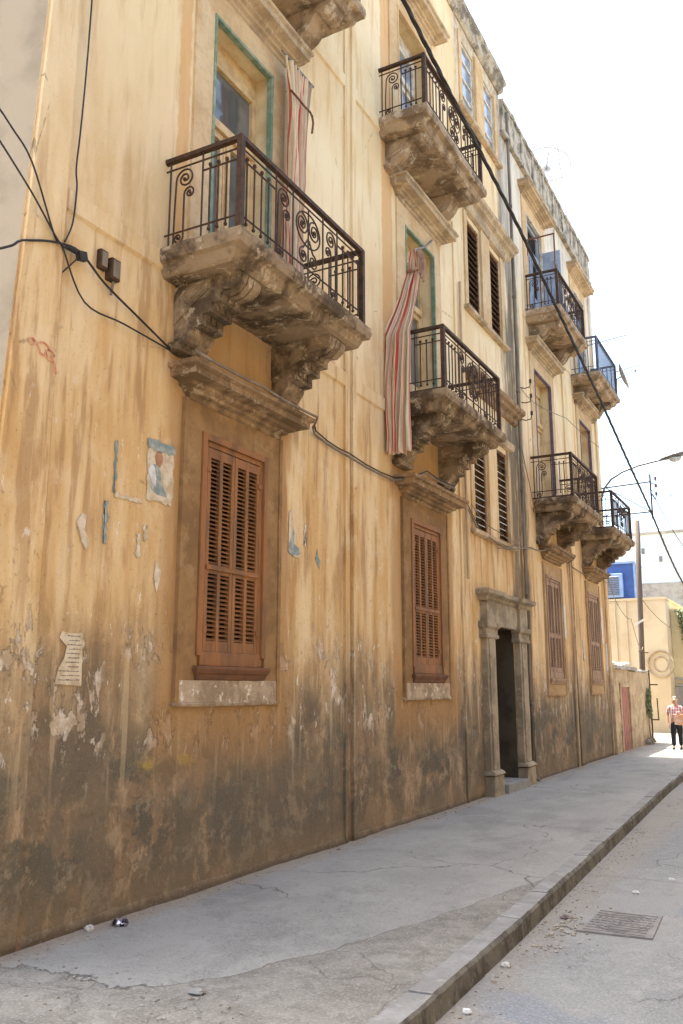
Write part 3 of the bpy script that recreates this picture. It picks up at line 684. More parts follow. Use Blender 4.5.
# ---- balconies
def spiral(c, r, turns, a0, sgn, n=34, inner=.12):
    return [(c[0] + r * (1 - (1 - inner) * t) * math.cos(a0 + sgn * turns * 2 * PI * t), c[1] + r * (1 - (1 - inner) * t) * math.sin(a0 + sgn * turns * 2 * PI * t)) for t in [i / n for i in range(n + 1)]]
def railing_mesh(L, D, H, plain=False):
    mb = MB(); rt = .0095
    def panel(f, nrm, W, items):
        def T(pts, r=rt, n=5): mb.tube([f(*q) for q in pts], r, n, nrm=nrm)
        T([(0, H * .885), (W, H * .885)]); T([(0, H * .175), (W, H * .175)])
        for it in items:
            if it[0] == 'bar': T([(it[1], .03), (it[1], H - .02)])
            elif it[0] == 'rail': T([(it[1], H * .77), (it[2], H * .77)])
            elif it[0] == 'ball':
                T([(it[1], H * .12), (it[1], H * .80)]); mb.ball(f(it[1], H * .81), .021); mb.ball(f(it[1], H * .115), .019)
            elif it[0] == 'cane':
                u, s = it[1], it[2]
                R1 = .105; c = (u + s * R1, H * .885 - R1 - .02)
                sp = spiral(c, R1, 1.9, PI if s > 0 else 0, -1 if s > 0 else 1)
                T([(u - s * .015, .03), (u - s * .01, H * .45)] + sp); mb.ball(f(*sp[-1]), .02)
                R2 = .062; c2 = (u + s * (2 * R1 - R2 + .01), c[1] - R1 - R2 + .01); sp = spiral(c2, R2, 1.6, PI if s > 0 else 0, -1 if s > 0 else 1, 24)
                R3 = .055; c3 = (c2[0] - s * (R2 + R3), .03 + R3 + .02); sp3 = spiral(c3, R3, 1.5, 0 if s > 0 else PI, -1 if s > 0 else 1, 24)
                T(sp3[::-1] + [(c2[0] - s * R2, H * .3)] + sp); mb.ball(f(*sp[-1]), .016); mb.ball(f(*sp3[-1]), .016)
            elif it[0] == 'lyre':
                u = it[1]
                for s in (-1, 1):
                    R1 = .115; c = (u + s * (R1 + .004), H * .66); T(spiral(c, R1, 2.1, PI / 2, s, 44)[:]); mb.ball(f(c[0], c[1]), .024)
                    R2 = .085; c = (u + s * (R2 + .01), H * .30); T([(u + s * .012, H * .52)] + spiral(c, R2, 1.8, PI / 2, -s, 36)); mb.ball(f(c[0], c[1]), .02)
                T([(u, .03), (u, H * .885)]); 
                T([(u + .235 * math.cos(a), H * .63 + .185 * math.sin(a)) for a in [PI * 2 * i / 28 for i in range(29)]])
    if plain:
        its = lambda W: [('bar', W * (i + 1) / (int(W / .12) + 1)) for i in range(int(W / .12))]
        side = its(D); front = its(L)
    else:
        side = [('bar', .05), ('bar', D * .5), ('rail', D * .5, D - .02), ('cane', .12, 1)] + [('ball', D * q) for q in (.60, .71, .82)]
        m = L / 2
        front = [('bar', .62), ('bar', L - .62), ('rail', .03, .62), ('rail', L - .62, L - .03), ('cane', .66, 1), ('cane', L - .66, -1), ('lyre', m), ('bar', m - .30), ('bar', m + .30)]
        front += [('ball', q) for q in (.13, .25, .37, .49)] + [('ball', L - q) for q in (.13, .25, .37, .49)]
    panel(lambda u, z: (u, .03, z), (0, 1, 0), D, side)
    panel(lambda u, z: (u, L - .03, z), (0, 1, 0), D, side)
    panel(lambda u, z: (D, u, z), (1, 0, 0), L, front)
    # rails
    for y in (.03, L - .03):
        mb.box(-.01, D, y - .02, y + .02, .012, .04); mb.box(-.03, D, y - .027, y + .027, H - .03, H - .004); mb.box(-.03, D, y - .020, y + .020, H - .004, H + .016)
        mb.ball((-.01, y, H - .008), .038, 8)
    mb.box(D - .02, D + .02, .05, L - .05, .012, .04); mb.box(D - .027, D + .027, .0, L, H - .032, H - .002); mb.box(D - .020, D + .020, .005, L - .005, H - .002, H + .018)
    for y in (.03, L - .03):
        mb.box(D - .028, D + .028, y - .028, y + .028, -.03, H + .0)
        mb.box(D - .036, D - .028, y - .012, y + .012, 0, H - .03)
    return mb
def slab_mesh(L, D):
    s = MB()
    s.moulding(.06, L - .06, [(D - .12, -.26), (D - .08, -.24), (D - .05, -.18), (D - .04, -.15), (D + .03, -.13), (D + .045, -.06), (D + .04, 0)], x0=-.02)
    for i in range(len(s.v)):                     # moulding() spreads sideways by its projection; pull the ends back in
        x, y, z = s.v[i]; pr = [D - .12, D - .08, D - .05, D - .04, D + .03, D + .045, D + .04][i // 4]
        e = {0: .05, 1: .03, 2: .0, 3: -.01, 4: -.05, 5: -.06, 6: -.055}[i // 4]
        s.v[i] = (x, e + .0 if y < L / 2 else L - e, z)
    return s
def bracket_step(D):
    W = .34; s = MB(); k = D / .87
    pr = [(-.02, 0), (.72 * k, 0), (.74 * k, -.05), (.72 * k, -.12), (.64 * k, -.18), (.55 * k, -.17), (.52 * k, -.20), (.52 * k, -.27), (.42 * k, -.27), (.42 * k, -.36), (.32 * k, -.36), (.32 * k, -.46), (.22 * k, -.47), (.21 * k, -.52), (.13 * k, -.62), (.02, -.66), (-.02, -.66)]
    s.prism(pr, 0, W)
    for y0 in (.03, .12, .21):                    # vertical reeding over the steps
        s.prism([(.5 * k, -.05), (.755 * k, -.05), (.735 * k, -.125), (.64 * k, -.20), (.54 * k, -.21)], y0, y0 + .07)
        for x, z in ((.52, -.2), (.42, -.28), (.32, -.37)): s.prism([(x * k - .05, z + .06), (x * k + .022, z + .06), (x * k + .022, z - .05), (x * k - .05, z - .07)], y0, y0 + .07)
    s.prism([(.0, -.05), (.44 * k, -.05), (.40 * k, -.13), (.0, -.42)], -.018, W + .018)
    s.prism([(.04, -.10), (.33 * k, -.10), (.30 * k, -.13), (.04, -.33)], -.026, W + .026)
    s.moulding(.03, W - .03, [(.04, -.70), (.10, -.68), (.12, -.62), (.05, -.60)])
    return s
def bracket_scroll(D):
    W = .30; s = MB(); k = D / .75
    pr = [(-.02, 0), (.64 * k, 0), (.66 * k, -.06), (.63 * k, -.14), (.55 * k, -.19), (.46 * k, -.17), (.40 * k, -.22), (.36 * k, -.32), (.30 * k, -.41), (.22 * k, -.47), (.17 * k, -.52), (.15 * k, -.58), (.08, -.62), (-.02, -.62)]
    s.prism(pr, 0, W)
    s.prism([(.05, -.06), (.40 * k, -.06), (.33 * k, -.17), (.26 * k, -.32), (.05, -.42)], -.02, W + .02)
    s.prism([(.09, -.10), (.32 * k, -.10), (.27 * k, -.17), (.21 * k, -.28), (.09, -.34)], -.03, W + .03)
    s.moulding(.03, W - .03, [(.03, -.66), (.08, -.64), (.10, -.58), (.05, -.56)])
    s.tube([(.52 * k, -.01, -.13), (.52 * k, W + .01, -.13)], .085, 12)
    s.v = [(x, y, z * .72) for x, y, z in s.v]
    return s
def balcony(y0, L, D, zt, H, bmb, ma, iron, rail=None, bdist=None):
    loc = Vector((0, y0, zt)) - BL
    s = slab_mesh(L, D).build('balcony', ma, B, sub=.09, rough=(.010, 4.2)); s.location = loc
    r = (rail or railing_mesh(L, D - .03, H)).build('railing', iron, s)
    zb = -.235
    for q in ((.22, L - .56) if bdist is None else bdist):
        b = bmb.build('bracket', ma, s, sub=.10, rough=(.0018, 7)); b.location = (0, q, zb)
    return s
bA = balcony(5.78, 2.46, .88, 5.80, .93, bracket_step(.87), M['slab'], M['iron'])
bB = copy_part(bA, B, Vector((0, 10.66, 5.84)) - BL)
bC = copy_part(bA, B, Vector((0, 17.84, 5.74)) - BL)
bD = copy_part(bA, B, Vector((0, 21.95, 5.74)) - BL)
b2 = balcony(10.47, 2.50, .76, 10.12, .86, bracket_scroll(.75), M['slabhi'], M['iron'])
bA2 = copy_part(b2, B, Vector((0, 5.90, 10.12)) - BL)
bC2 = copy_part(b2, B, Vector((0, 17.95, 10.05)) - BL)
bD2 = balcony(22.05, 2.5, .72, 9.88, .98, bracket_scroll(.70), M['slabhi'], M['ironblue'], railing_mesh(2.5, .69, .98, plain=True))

# ------------------------------------------------------------------ curtains
def curtain(name, path, width, folds, amp, wdir, mat, nv=44, nu=90, gather=None, loc=(0, 0, 0)):
    """path: list of centre points top->bottom; wdir unit vector across; gather: width factor along v"""
    me = bpy.data.meshes.new(name); vs = []; fs = []; uvs = []
    P = [Vector(p) for p in path]; wd = Vector(wdir).normalized()
    def at(t):
        k = t * (len(P) - 1); i = min(int(k), len(P) - 2); f = k - i; f = f * f * (3 - 2 * f) if False else f
        return P[i].lerp(P[i + 1], f)
    for j in range(nv + 1):
        t = j / nv; c = at(t); w_ = width * (gather(t) if gather else 1)
        nrm = wd.cross(Vector((0, 0, 1)))
        for i in range(nu + 1):
            u = i / nu; a = amp * (.5 + .5 * t) * (math.sin(u * folds * 2 * PI + 1.3 * math.sin(3 * t + u * 4)) + .4 * math.sin(u * folds * 4.3 * PI + 2 * t))
            q = c + wd * ((u - .5) * w_ + .01 * math.sin(t * 5 + u * 9)) + nrm * a
            q += Vector((0, 0, (.02 * math.sin(u * folds * 2 * PI) - .03 * u) * t))
            q += mn.noise_vector(Vector((u * 9, t * 5, width * 7))) * .020 + mn.noise_vector(Vector((u * 22, t * 16, width * 3))) * .008
            q.z += .035 * mn.noise(Vector((u * 5, 3.3, width))) * (1 if t > .97 else 0)
            vs.append(q - Vector(loc)); uvs.append((u + .02 * mn.noise(Vector((t * 3, 1, u * 2))), t))
    for j in range(nv):
        for i in range(nu):
            a = j * (nu + 1) + i; fs.append((a, a + 1, a + nu + 2, a + nu + 1))
    me.from_pydata(vs, [], fs); me.materials.append(mat); l = me.uv_layers.new(name='UVMap')
    for p in me.polygons:
        p.use_smooth = True
        for li in p.loop_indices: l.data[li].uv = uvs[me.loops[li].vertex_index]
    o = bpy.data.objects.new(name, me); COL.objects.link(o); o.location = loc
    s = o.modifiers.new('thick', 'SOLIDIFY'); s.thickness = .004; s.offset = 0
    return o
loc = (.12, 7.85, 5.9)
cA = curtain('curtain', [(.20, 7.84, 9.06), (.20, 7.84, 8.5), (.18, 7.84, 7.6), (.18, 7.80, 6.7), (.20, 7.76, 5.86)], .60, 5.5, .055, (0, 1, 0), M['cloth'], gather=lambda t: 1.0 - .38 * math.sin(min(t * 2.2, 1) * PI * .5), loc=loc)
thing(cA, 'faded red and cream striped curtain gathered beside the green edged door of the nearest balcony', 'curtain', None)
bd = MB(); bd.tube([(.25, 7.60, 8.62), (.29, 7.68, 8.56), (.29, 7.84, 8.55), (.28, 8.0, 8.57), (.24, 8.10, 8.60)], .014, 6); bd.tube([(.25, 8.09, 8.6), (.26, 8.10, 8.5), (.25, 8.09, 8.36)], .014, 5)
bo = bd.build('tie_cord', M['sillw'], cA, loc=loc); bo.location = (0, 0, 0)
rd = MB(); rd.tube([(.20, 7.48, 9.075), (.20, 8.20, 9.075)], .014, 6); ro = rd.build('curtain_rod', M['metal'], cA, loc=loc); ro.location = (0, 0, 0)
loc = (.3, 10.62, 5.0)
cB = curtain('curtain', [(.30, 11.02, 8.20), (.32, 10.98, 7.9), (.24, 10.80, 7.2), (.19, 10.60, 6.74), (.165, 10.57, 6.1), (.15, 10.57, 5.5), (.15, 10.57, 5.00)], .50, 4.5, .04, (1, -.12, 0), M['cloth'], gather=lambda t: .20 + .80 * min(1, (t / .55)) ** 1.1, loc=loc)
thing(cB, 'long striped red and cream curtain thrown over the side of the second balcony', 'curtain', None)
bd = MB(); bd.tube([(.22, 10.95, 7.86), (.32, 10.90, 7.83), (.44, 10.96, 7.86)], .028, 6)
for k in range(3): bd.tube([(.38 + .02 * k, 10.97, 8.15), (.45 + .02 * k, 10.95, 7.98), (.42 + .025 * k, 10.95, 7.75 - .06 * k)], .03 - .006 * k, 6)
bo = bd.build('tie_knot', M['knot'], cB, loc=loc); bo.location = (0, 0, 0)
rd = MB(); rd.tube([(.02, 12.45, 9.12), (.16, 11.8, 8.66), (.30, 11.02, 8.20)], .013, 6); ro = rd.build('curtain_rod', M['metal'], cB, loc=loc); ro.location = (0, 0, 0)

# ------------------------------------------------------------------ cables
def wire(name, pts, r, mat, label, sag=0, n=6, segs=6, group=None, twist=False, smooth=True):
    out = []
    P = [Vector(p) for p in pts]; NP = len(P)
    if smooth: segs = max(segs, 5)
    for i in range(len(P) - 1):
        for k in range(segs):
            t = k / segs; q = P[i].lerp(P[i + 1], t)
            if smooth and NP > 2:
                a_, b_, c_, d_ = P[max(i - 1, 0)], P[i], P[i + 1], P[min(i + 2, NP - 1)]; q = .5 * (2 * b_ + (c_ - a_) * t + (2 * a_ - 5 * b_ + 4 * c_ - d_) * t * t + (3 * b_ - a_ - 3 * c_ + d_) * t ** 3)
            q = q.copy(); q.z -= sag * 4 * t * (1 - t); out.append(q)
    out.append(P[-1]); mb = MB()
    if twist:
        K = len(out)
        for ph in (0, 2.1, 4.2):
            mb.tube([q + Vector((math.cos(ph + i * 1.1), 0, math.sin(ph + i * 1.1))) * r * .95 for i, q in enumerate(out)], r, n)
    else: mb.tube(out, r, n)
    o = mb.build(name, mat, loc=P[0], smooth=True); thing(o, label, 'cable', group); return o
wire('overhead_cable', [(1.3, 5.0, 10.62), (1.3, 8.47, 10.08), (1.3, 13.2, 9.33), (1.3, 19, 8.12), (1.25, 25, 6.85), (1.18, 32, 5.38), (1.1, 42, 4.6)], .017, M['cable'], 'thick twisted black cable crossing the sky above the street along the balconies', sag=.03, segs=26, twist=True)
wire('overhead_cable', [(1.42, 24.9, 7.1), (1.8, 30, 5.9), (2.3, 38, 5.0)], .012, M['cable'], 'thin cable sloping from the street lamp bracket down to the right', sag=.1, segs=8)

xw = .028
def wl(pts, x=xw): return [(x, y, z) for y, z in pts]
wire('wall_cable', [(.9, -9, 17.0), (.12, 2.6, 7.0)] + wl([(3.6, 6.16), (3.92, 5.93), (4.15, 5.75)], .1) + wl([(4.46, 5.31), (4.55, 5.25), (4.82, 4.89), (5.29, 4.88), (5.89, 4.86)], .05), .008, M['cable'], 'black cable from the upper left running down the wall to the first window hood', sag=.0, segs=3)
wire('wall_cable', [(.7, -9, 16.4), (.12, 2.6, 6.7)] + wl([(3.6, 5.93), (3.94, 5.68), (4.2, 5.48)], .1) + wl([(4.50, 5.27), (4.60, 5.26)], .06), .008, M['cable'], 'thin black cable beside the thicker one coming in at the upper left', segs=3)
wire('wall_cable', [(.8, -9, 5.2), (.12, 2.8, 4.55)] + wl([(3.6, 4.75), (4.0, 4.98), (4.11, 5.08)], .08) + wl([(4.23, 5.15), (4.47, 5.25), (4.73, 5.29), (5.03, 5.14), (5.47, 5.0), (5.89, 4.87)], .055), .010, M['cable'], 'thick black cable curving in from the left frame edge below the others', segs=3)
wire('wall_cable', wl([(4.59, 5.3), (4.42, 5.2), (4.35, 4.99), (4.40, 4.83)]), .006, M['cable'], 'short loop of loose wire hanging left of the two meter boxes', segs=2)
wire('wall_cable', wl([(4.72, 5.22), (4.56, 5.02), (4.40, 4.83), (4.34, 4.63), (4.30, 4.3), (4.24, 3.9), (4.10, 3.3)]), .006, M['cable'], 'thin loose wire drooping down the corner strip at the far left', segs=2)
wire('wall_cable', wl([(4.70, 9.0), (4.69, 7.64), (4.68, 6.94), (4.66, 6.36), (4.64, 5.99), (4.66, 5.82), (4.64, 5.5), (4.57, 5.30)], .05), .0075, M['cable'], 'straight dark cable clipped vertically up the wall beside the corner strip', segs=2)
cl = [(.345, 5.89, 4.80), (.345, 7.0, 4.80), (.345, 8.1, 4.79), (.10, 8.42, 4.80), (.03, 8.6, 4.76), (.04, 9.4, 4.69), (.04, 10.73, 4.66), (.345, 11.2, 4.82), (.345, 12.3, 4.83), (.05, 12.8, 4.90), (.04, 13.58, 4.90), (.06, 14.19, 4.52), (.13, 15.54, 4.36), (.1, 17.2, 4.62), (.1, 18.0, 4.66), (.33, 18.4, 4.80), (.33, 20.0, 4.76), (.06, 20.4, 4.7), (.06, 22.1, 4.62), (.33, 22.5, 4.80), (.33, 23.7, 4.78), (.05, 24.2, 4.75), (.05, 24.9, 4.7)]
wire('wall_cable', cl, .014, M['cablegrey'], 'long brown cable strung along the facade over the ground floor window hoods', sag=.015, segs=3, smooth=False)
wire('wall_cable', [(x + .02, y, z + .035) for x, y, z in cl[3:12]], .009, M['cable'], 'thin black cable twisted beside the long brown one between the first two window hoods', sag=.03, segs=3, smooth=False)
wire('wall_cable', wl([(13.62, 4.85), (14.99, 4.60), (17.3, 4.60)], .15), .008, M['cablegrey'], 'pale slack wire sagging under the staircase windows', sag=.05, segs=8)
wire('wall_cable', wl([(16.4, 6.9), (16.75, 6.2), (16.7, 5.3), (16.3, 4.6), (15.0, 4.3)], .12), .009, M['cablegrey'], 'pale wire looping down beside the lower staircase windows', sag=.02, segs=5)
wire('wall_cable', wl([(16.9, 6.6), (17.5, 5.7), (17.9, 4.8)], .10), .009, M['cablegrey'], 'pale wire slanting under the balcony right of the drain pipe', sag=.02, segs=4)
wire('wall_cable', [(.05, 24.9, 4.9), (-.1, 29, 4.0), (-.2, 31.4, 3.2)], .012, M['cablegrey'], 'wire sagging from the end of the long building to the wooden pole', sag=.35, segs=10)
wire('wall_cable', [(-.2, 31.4, 5.0), (.6, 34.5, 3.9), (1.4, 37.5, 3.4)], .012, M['cablegrey'], 'wire sagging from the wooden pole over the pale yellow house to the right', sag=.2, segs=10)
wire('overhead_cable', [(.06, 17.2, 8.0), (.3, 20, 8.1), (1.35, 24.9, 7.5)], .007, M['cablegrey'], 'hair thin wire from the wall hooks out to the street lamp bracket', sag=.15, segs=10)
wire('overhead_cable', [(1.4, 24.9, 7.45), (1.9, 29, 7.6), (3.0, 36, 7.9)], .008, M['cablegrey'], 'faint thin wire level across the pale sky right of the bracket', sag=.1, segs=8)

m = MB()
m.tube([(.04, 4.60, 5.28), (.06, 4.75, 5.27)], .022, 8); m.obox((.07, 4.74, 5.25), Vector((.025, 0, 0)), Vector((0, .04, .01)), Vector((0, -.01, .035)))
thing(m.build('cable_clamp', M['cable'], loc=(.04, 4.60, 5.28)), 'small dark clamp where the black cables cross on the wall at the left', 'clamp')
# meter boxes
e = empty('meter_box', (0, 5.06, 5.25)); thing(e, 'pair of small rusty green electrical boxes fixed to the wall near the first balcony', 'electrical box')
m = MB(); m.box(0, .05, 4.97, 5.06, 5.27, 5.44); put(m.build('box_body', M['iron'], e, bevel=.006, loc=(0, 5.06, 5.25)), e)
m = MB(); m.box(0, .08, 5.075, 5.18, 5.21, 5.40); put(m.build('box_body', M['iron'], e, bevel=.006, loc=(0, 5.06, 5.25)), e)
m = MB(); m.box(.05, .058, 4.985, 5.045, 5.29, 5.42); put(m.build('cover_plate', M['pipe'], e, loc=(0, 5.06, 5.25)), e)
m = MB(); m.box(.08, .088, 5.09, 5.165, 5.23, 5.38); m.tube([(.05, 5.13, 5.2), (.04, 5.12, 5.08)], .012, 6); put(m.build('cover_plate', M['pipe'], e, loc=(0, 5.06, 5.25)), e)
# iron insulator hooks on the far section
for k, (y, z) in enumerate(((17.15, 8.02), (17.15, 7.70), (17.15, 7.32))):
    m = MB(); m.tube([(0.03, y, z), (.12, y + .05, z - .02), (.22, y + .08, z), (.24, y + .09, z + .10)], .011, 6); m.tube([(.24, y + .09, z + .09), (.24, y + .09, z + .17)], .026, 8)
    thing(m.build('insulator_hook', M['iron'], loc=(.03, y, z)), ['topmost', 'middle', 'lowest'][k] + ' of three iron insulator hooks right of the drain pipe', 'hook', 'insulator hooks on the facade')

# ---- posters, scraps and marks on the wall
def scrap(pts, x=.006, t=.004):
    mb = MB(); n = len(pts)
    vs = [(x, y, z) for y, z in pts] + [(x + t, y, z) for y, z in pts]
    mb.add(vs, [tuple(range(n))[::-1], tuple(range(n, 2 * n))] + [(i, (i + 1) % n, n + (i + 1) % n, n + i) for i in range(n)]); return mb
def torn(y0, y1, z0, z1, k=5, j=.02):
    k = k * 2 + 1; j = j * 1.25
    P = []
    for i in range(k): P.append((y0 + (y1 - y0) * i / k + random.uniform(-j, j) * (i > 0), z0 + random.uniform(-j, j)))
    for i in range(k): P.append((y1 + random.uniform(-j, j), z0 + (z1 - z0) * i / k))
    for i in range(k): P.append((y1 - (y1 - y0) * i / k, z1 + random.uniform(-j, j)))
    for i in range(k): P.append((y0 + random.uniform(-j, j), z1 - (z1 - z0) * i / k))
    return P
e = empty('torn_poster', (0, 5.88, 3.40)); thing(e, 'torn white and blue poster with a printed figure pasted left of the nearest shuttered window', 'poster')
PL = (0, 5.88, 3.40)
put(scrap(torn(5.71, 6.06, 3.44, 3.95, 5, .012)).build('sheet', M['paper'], e, loc=PL), e)
put(scrap(torn(5.70, 6.07, 3.90, 3.99, 5, .012), .011, .002).build('top_band', M['blueink'], e, loc=PL), e)
put(scrap([(5.80, 3.84), (5.83, 3.89), (5.88, 3.90), (5.91, 3.85), (5.90, 3.79), (5.87, 3.75), (5.82, 3.77)], .011, .002).build('printed_head', M['skinink'], e, loc=PL), e)
put(scrap([(5.76, 3.76), (5.84, 3.77), (5.88, 3.72), (5.90, 3.62), (5.97, 3.53), (5.98, 3.50), (5.85, 3.50), (5.77, 3.54), (5.74, 3.66)], .011, .002).build('printed_body', M['blueink'], e, loc=PL), e)
put(scrap([(5.72, 3.69), (5.76, 3.78), (5.80, 3.74), (5.83, 3.64), (5.82, 3.57), (5.77, 3.60)], .0135, .001).build('printed_shirt', M['litter'], e, loc=PL), e)
def single(pts, name, mat, label, cat, group=None, x=.006, t=.003):
    c = (x, sum(p[0] for p in pts) / len(pts), sum(p[1] for p in pts) / len(pts))
    return thing(scrap(pts, x, t).build(name, mat, loc=c), label, cat, group)
single(torn(5.33, 5.66, 3.385, 3.42, 5, .008), 'poster_remnant', M['paper'], 'thin horizontal strip of torn white paper left of the figure poster', 'paper scrap')
single(torn(5.305, 5.335, 3.42, 3.86, 5, .008), 'poster_remnant', M['blueink'], 'thin vertical blue strip of an old poster left of the figure poster', 'paper scrap')
single(torn(5.21, 5.26, 2.98, 3.32, 5, .012), 'poster_remnant', M['blueink'], 'narrow ragged blue paper strip below the vertical strip of old poster', 'paper scrap')
single([(4.92, 3.10), (4.97, 3.18), (5.01, 3.17), (5.00, 3.05), (5.05, 2.98), (5.03, 2.90), (4.98, 2.96), (4.95, 3.03)], 'poster_remnant', M['paleblot'], 'curled white flake with a dark hole left of the blue strip', 'paper scrap', t=.015)
single(torn(5.62, 5.66, 2.92, 3.12, 4, .012), 'poster_remnant', M['paleblot'], 'small pale torn strip right below the figure poster', 'paper scrap')
single(torn(5.70, 5.75, 3.08, 3.20, 3, .014), 'poster_remnant', M['paper'], 'little white scrap with a dark smear right below the figure poster', 'paper scrap')
single([(5.86, 2.78), (5.88, 2.92), (5.91, 2.86), (5.95, 2.84), (5.93, 2.74), (5.90, 2.64), (5.88, 2.70)], 'poster_remnant', M['paleblot'], 'jagged pale flake near the window surround below the figure poster', 'paper scrap')
e = empty('printed_notice', (0, 4.92, 1.85)); PL = (0, 4.92, 1.85); thing(e, 'pale paper notice with lines of small print pasted low at the far left', 'notice')
put(scrap([(4.80, 1.86), (5.07, 1.845), (5.055, 2.245), (4.93, 2.24), (4.84, 2.25), (4.82, 2.20), (4.90, 2.14), (4.88, 2.05), (4.83, 1.98)]).build('sheet', M['paper'], e, loc=PL), e)
m = MB()
for r_ in range(11):
    z = 2.215 - r_ * .033; y = 4.90 + (.0 if r_ < 3 else 0) - .07 * (r_ > 7) + .02 * (r_ % 2)
    while y < 5.035:
        L = random.uniform(.012, .035); m.box(.0095, .0112, y, min(y + L, 5.045), z, z + random.uniform(.006, .011)); y += L + .007
put(m.build('printed_lines', M['ink'], e, loc=PL), e)
e = empty('torn_poster', (0, 8.2, 3.25)); PL = (0, 8.2, 3.25); thing(e, 'ripped blue and white poster remains between the two nearest shuttered windows', 'poster')
put(scrap([(8.06, 3.30), (8.07, 3.74), (8.14, 3.78), (8.15, 3.60), (8.19, 3.50), (8.22, 3.40), (8.30, 3.32), (8.30, 3.26), (8.18, 3.25)]).build('sheet', M['paper'], e, loc=PL), e)
put(scrap([(8.07, 3.40), (8.12, 3.46), (8.16, 3.58), (8.18, 3.47), (8.17, 3.40), (8.28, 3.36), (8.32, 3.30), (8.20, 3.26), (8.08, 3.28)], .0095, .002).build('printed_patch', M['blueink'], e, loc=PL), e)
single(torn(8.40, 8.45, 3.42, 3.66, 4, .015), 'poster_remnant', M['paleblot'], 'pale ragged strip right of the ripped blue poster', 'paper scrap')
single([(8.66, 3.30), (8.70, 3.42), (8.72, 3.32), (8.78, 3.28), (8.75, 3.19), (8.70, 3.24)], 'poster_remnant', M['blueink'], 'small dark blue leaf shaped scrap right of the ripped blue poster', 'paper scrap')
for k, (y, z, w_, h_) in enumerate(((19.95, 2.95, .22, .75), (21.72, 2.5, .12, .5), (23.85, 3.0, .3, .95), (24.35, 2.3, .2, .7))):
    single(torn(y, y + w_, z, z + h_, 4, .03), 'pasted_bill', M['litter'], ['white faded bill pasted right of the third shuttered window', 'small white bill between the two farthest shuttered windows', 'large white peeling bill right of the farthest shuttered window', 'white bill low down at the far end corner of the building'][k], 'paper bill', 'faded bills at the far end')
# red spray scribble, pale loops
m = MB()
for (y, z, r_) in ((4.44, 4.36, .05), (4.51, 4.33, .04), (4.33, 4.38, .025)):
    m.tube([(xw + .012, y + r_ * math.cos(a) * (1 + .3 * math.sin(3 * a)), z + r_ * math.sin(a)) for a in [i * .5 for i in range(14)]], .008, 4)
m.tube([(xw + .012, 4.52, 4.33), (xw + .012, 4.56, 4.27), (xw + .012, 4.585, 4.20)], .009, 4)
thing(m.build('spray_scribble', M['redpaint'], loc=(xw, 4.45, 4.3)), 'faded red spray scribble on the corner strip at the left', 'graffiti')

# ---- roof: aerial, dish
e = empty('tv_aerial', (-.25, 24.0, 14.40)); L0 = (-.25, 24.0, 14.40); thing(e, 'thin leaning television aerial on the far roof edge', 'aerial')
m = MB(); m.tube([(-.25, 24, 14.40), (-.36, 24, 16.4), (-.50, 24, 18.3)], .011, 6); put(m.build('mast', M['metal'], e, loc=L0), e)
m = MB(); m.tube([(-.42, 24, 17.7), (-1.1, 23.9, 18.75)], .010, 5)
for t in (.1, .25, .4, .55, .7, .85, 1):
    c = Vector((-.42, 24, 17.7)).lerp(Vector((-1.1, 23.9, 18.75)), t); m.tube([c + Vector((-.02, -.28, -.05)), c + Vector((.02, .28, .05))], .006, 4)
put(m.build('antenna_array', M['metal'], e, loc=L0), e)
e = empty('satellite_dish', (-.35, 21.5, 14.45)); L0 = (-.35, 21.5, 14.45); thing(e, 'pale mesh satellite dish standing on the roof behind the parapet', 'satellite dish')
m = MB(); m.tube([(-.35, 21.5, 14.43), (-.3, 21.5, 15.35)], .03, 8); m.tube([(-.3, 21.5, 15.3), (-.30, 21.5, 15.62)], .02, 8); put(m.build('stand', M['metal'], e, loc=L0), e)
m = MB(); rings = 7; nn = 28; c = Vector((-.22, 21.45, 15.62)); ax = Vector((-.35, .9, -.25)).normalized(); u = ax.cross(Vector((0, 0, 1))).normalized(); v = ax.cross(u)
for i in range(rings + 1):
    r_ = .62 * i / rings
    for j in range(nn):
        a = 2 * PI * j / nn; m.v.append(tuple(c + u * r_ * math.cos(a) + v * r_ * math.sin(a) - ax * r_ * r_ * .45))
for i in range(rings):
    for j in range(nn):
        a = i * nn + j; b = i * nn + (j + 1) % nn; m.face((a, b, b + nn, a + nn))
d_ = m.build('bowl', M['litter'], e, smooth=True, loc=L0); put(d_, e)
wf = d_.modifiers.new('mesh', 'WIREFRAME'); wf.thickness = .022; wf.use_replace = True
m = MB(); m.tube([c + u * .62 * math.cos(a) + v * .62 * math.sin(a) - ax * .173 for a in [2 * PI * i / 36 for i in range(37)]], .016, 6); put(m.build('rim', M['fargrey'], e, loc=L0), e)
m = MB(); m.tube([c, c - ax * .5], .010, 6); m.ball(c - ax * .52, .025, 8); put(m.build('feed_arm', M['metal'], e, loc=L0), e)
e = empty('satellite_dish', (.74, 24.3, 10.0)); L0 = (.74, 24.3, 10.0); thing(e, 'white round satellite dish fixed on the railing of the farthest upper balcony', 'satellite dish')
m = MB(); c = Vector((.88, 24.3, 10.42)); ax = Vector((.93, .12, .30)).normalized(); u = ax.cross(Vector((0, 0, 1))).normalized(); v = ax.cross(u)
for i in range(6):
    r_ = .40 * i / 5
    for j in range(24):
        a = 2 * PI * j / 24; m.v.append(tuple(c + u * r_ * math.cos(a) + v * r_ * math.sin(a) + ax * r_ * r_ * .5))
for i in range(5):
    for j in range(24):
        a = i * 24 + j; b = i * 24 + (j + 1) % 24; m.face((a, b, b + 24, a + 24))
d_ = m.build('bowl', M['litter'], e, smooth=True, loc=L0); put(d_, e); sm = d_.modifiers.new('t', 'SOLIDIFY'); sm.thickness = .012
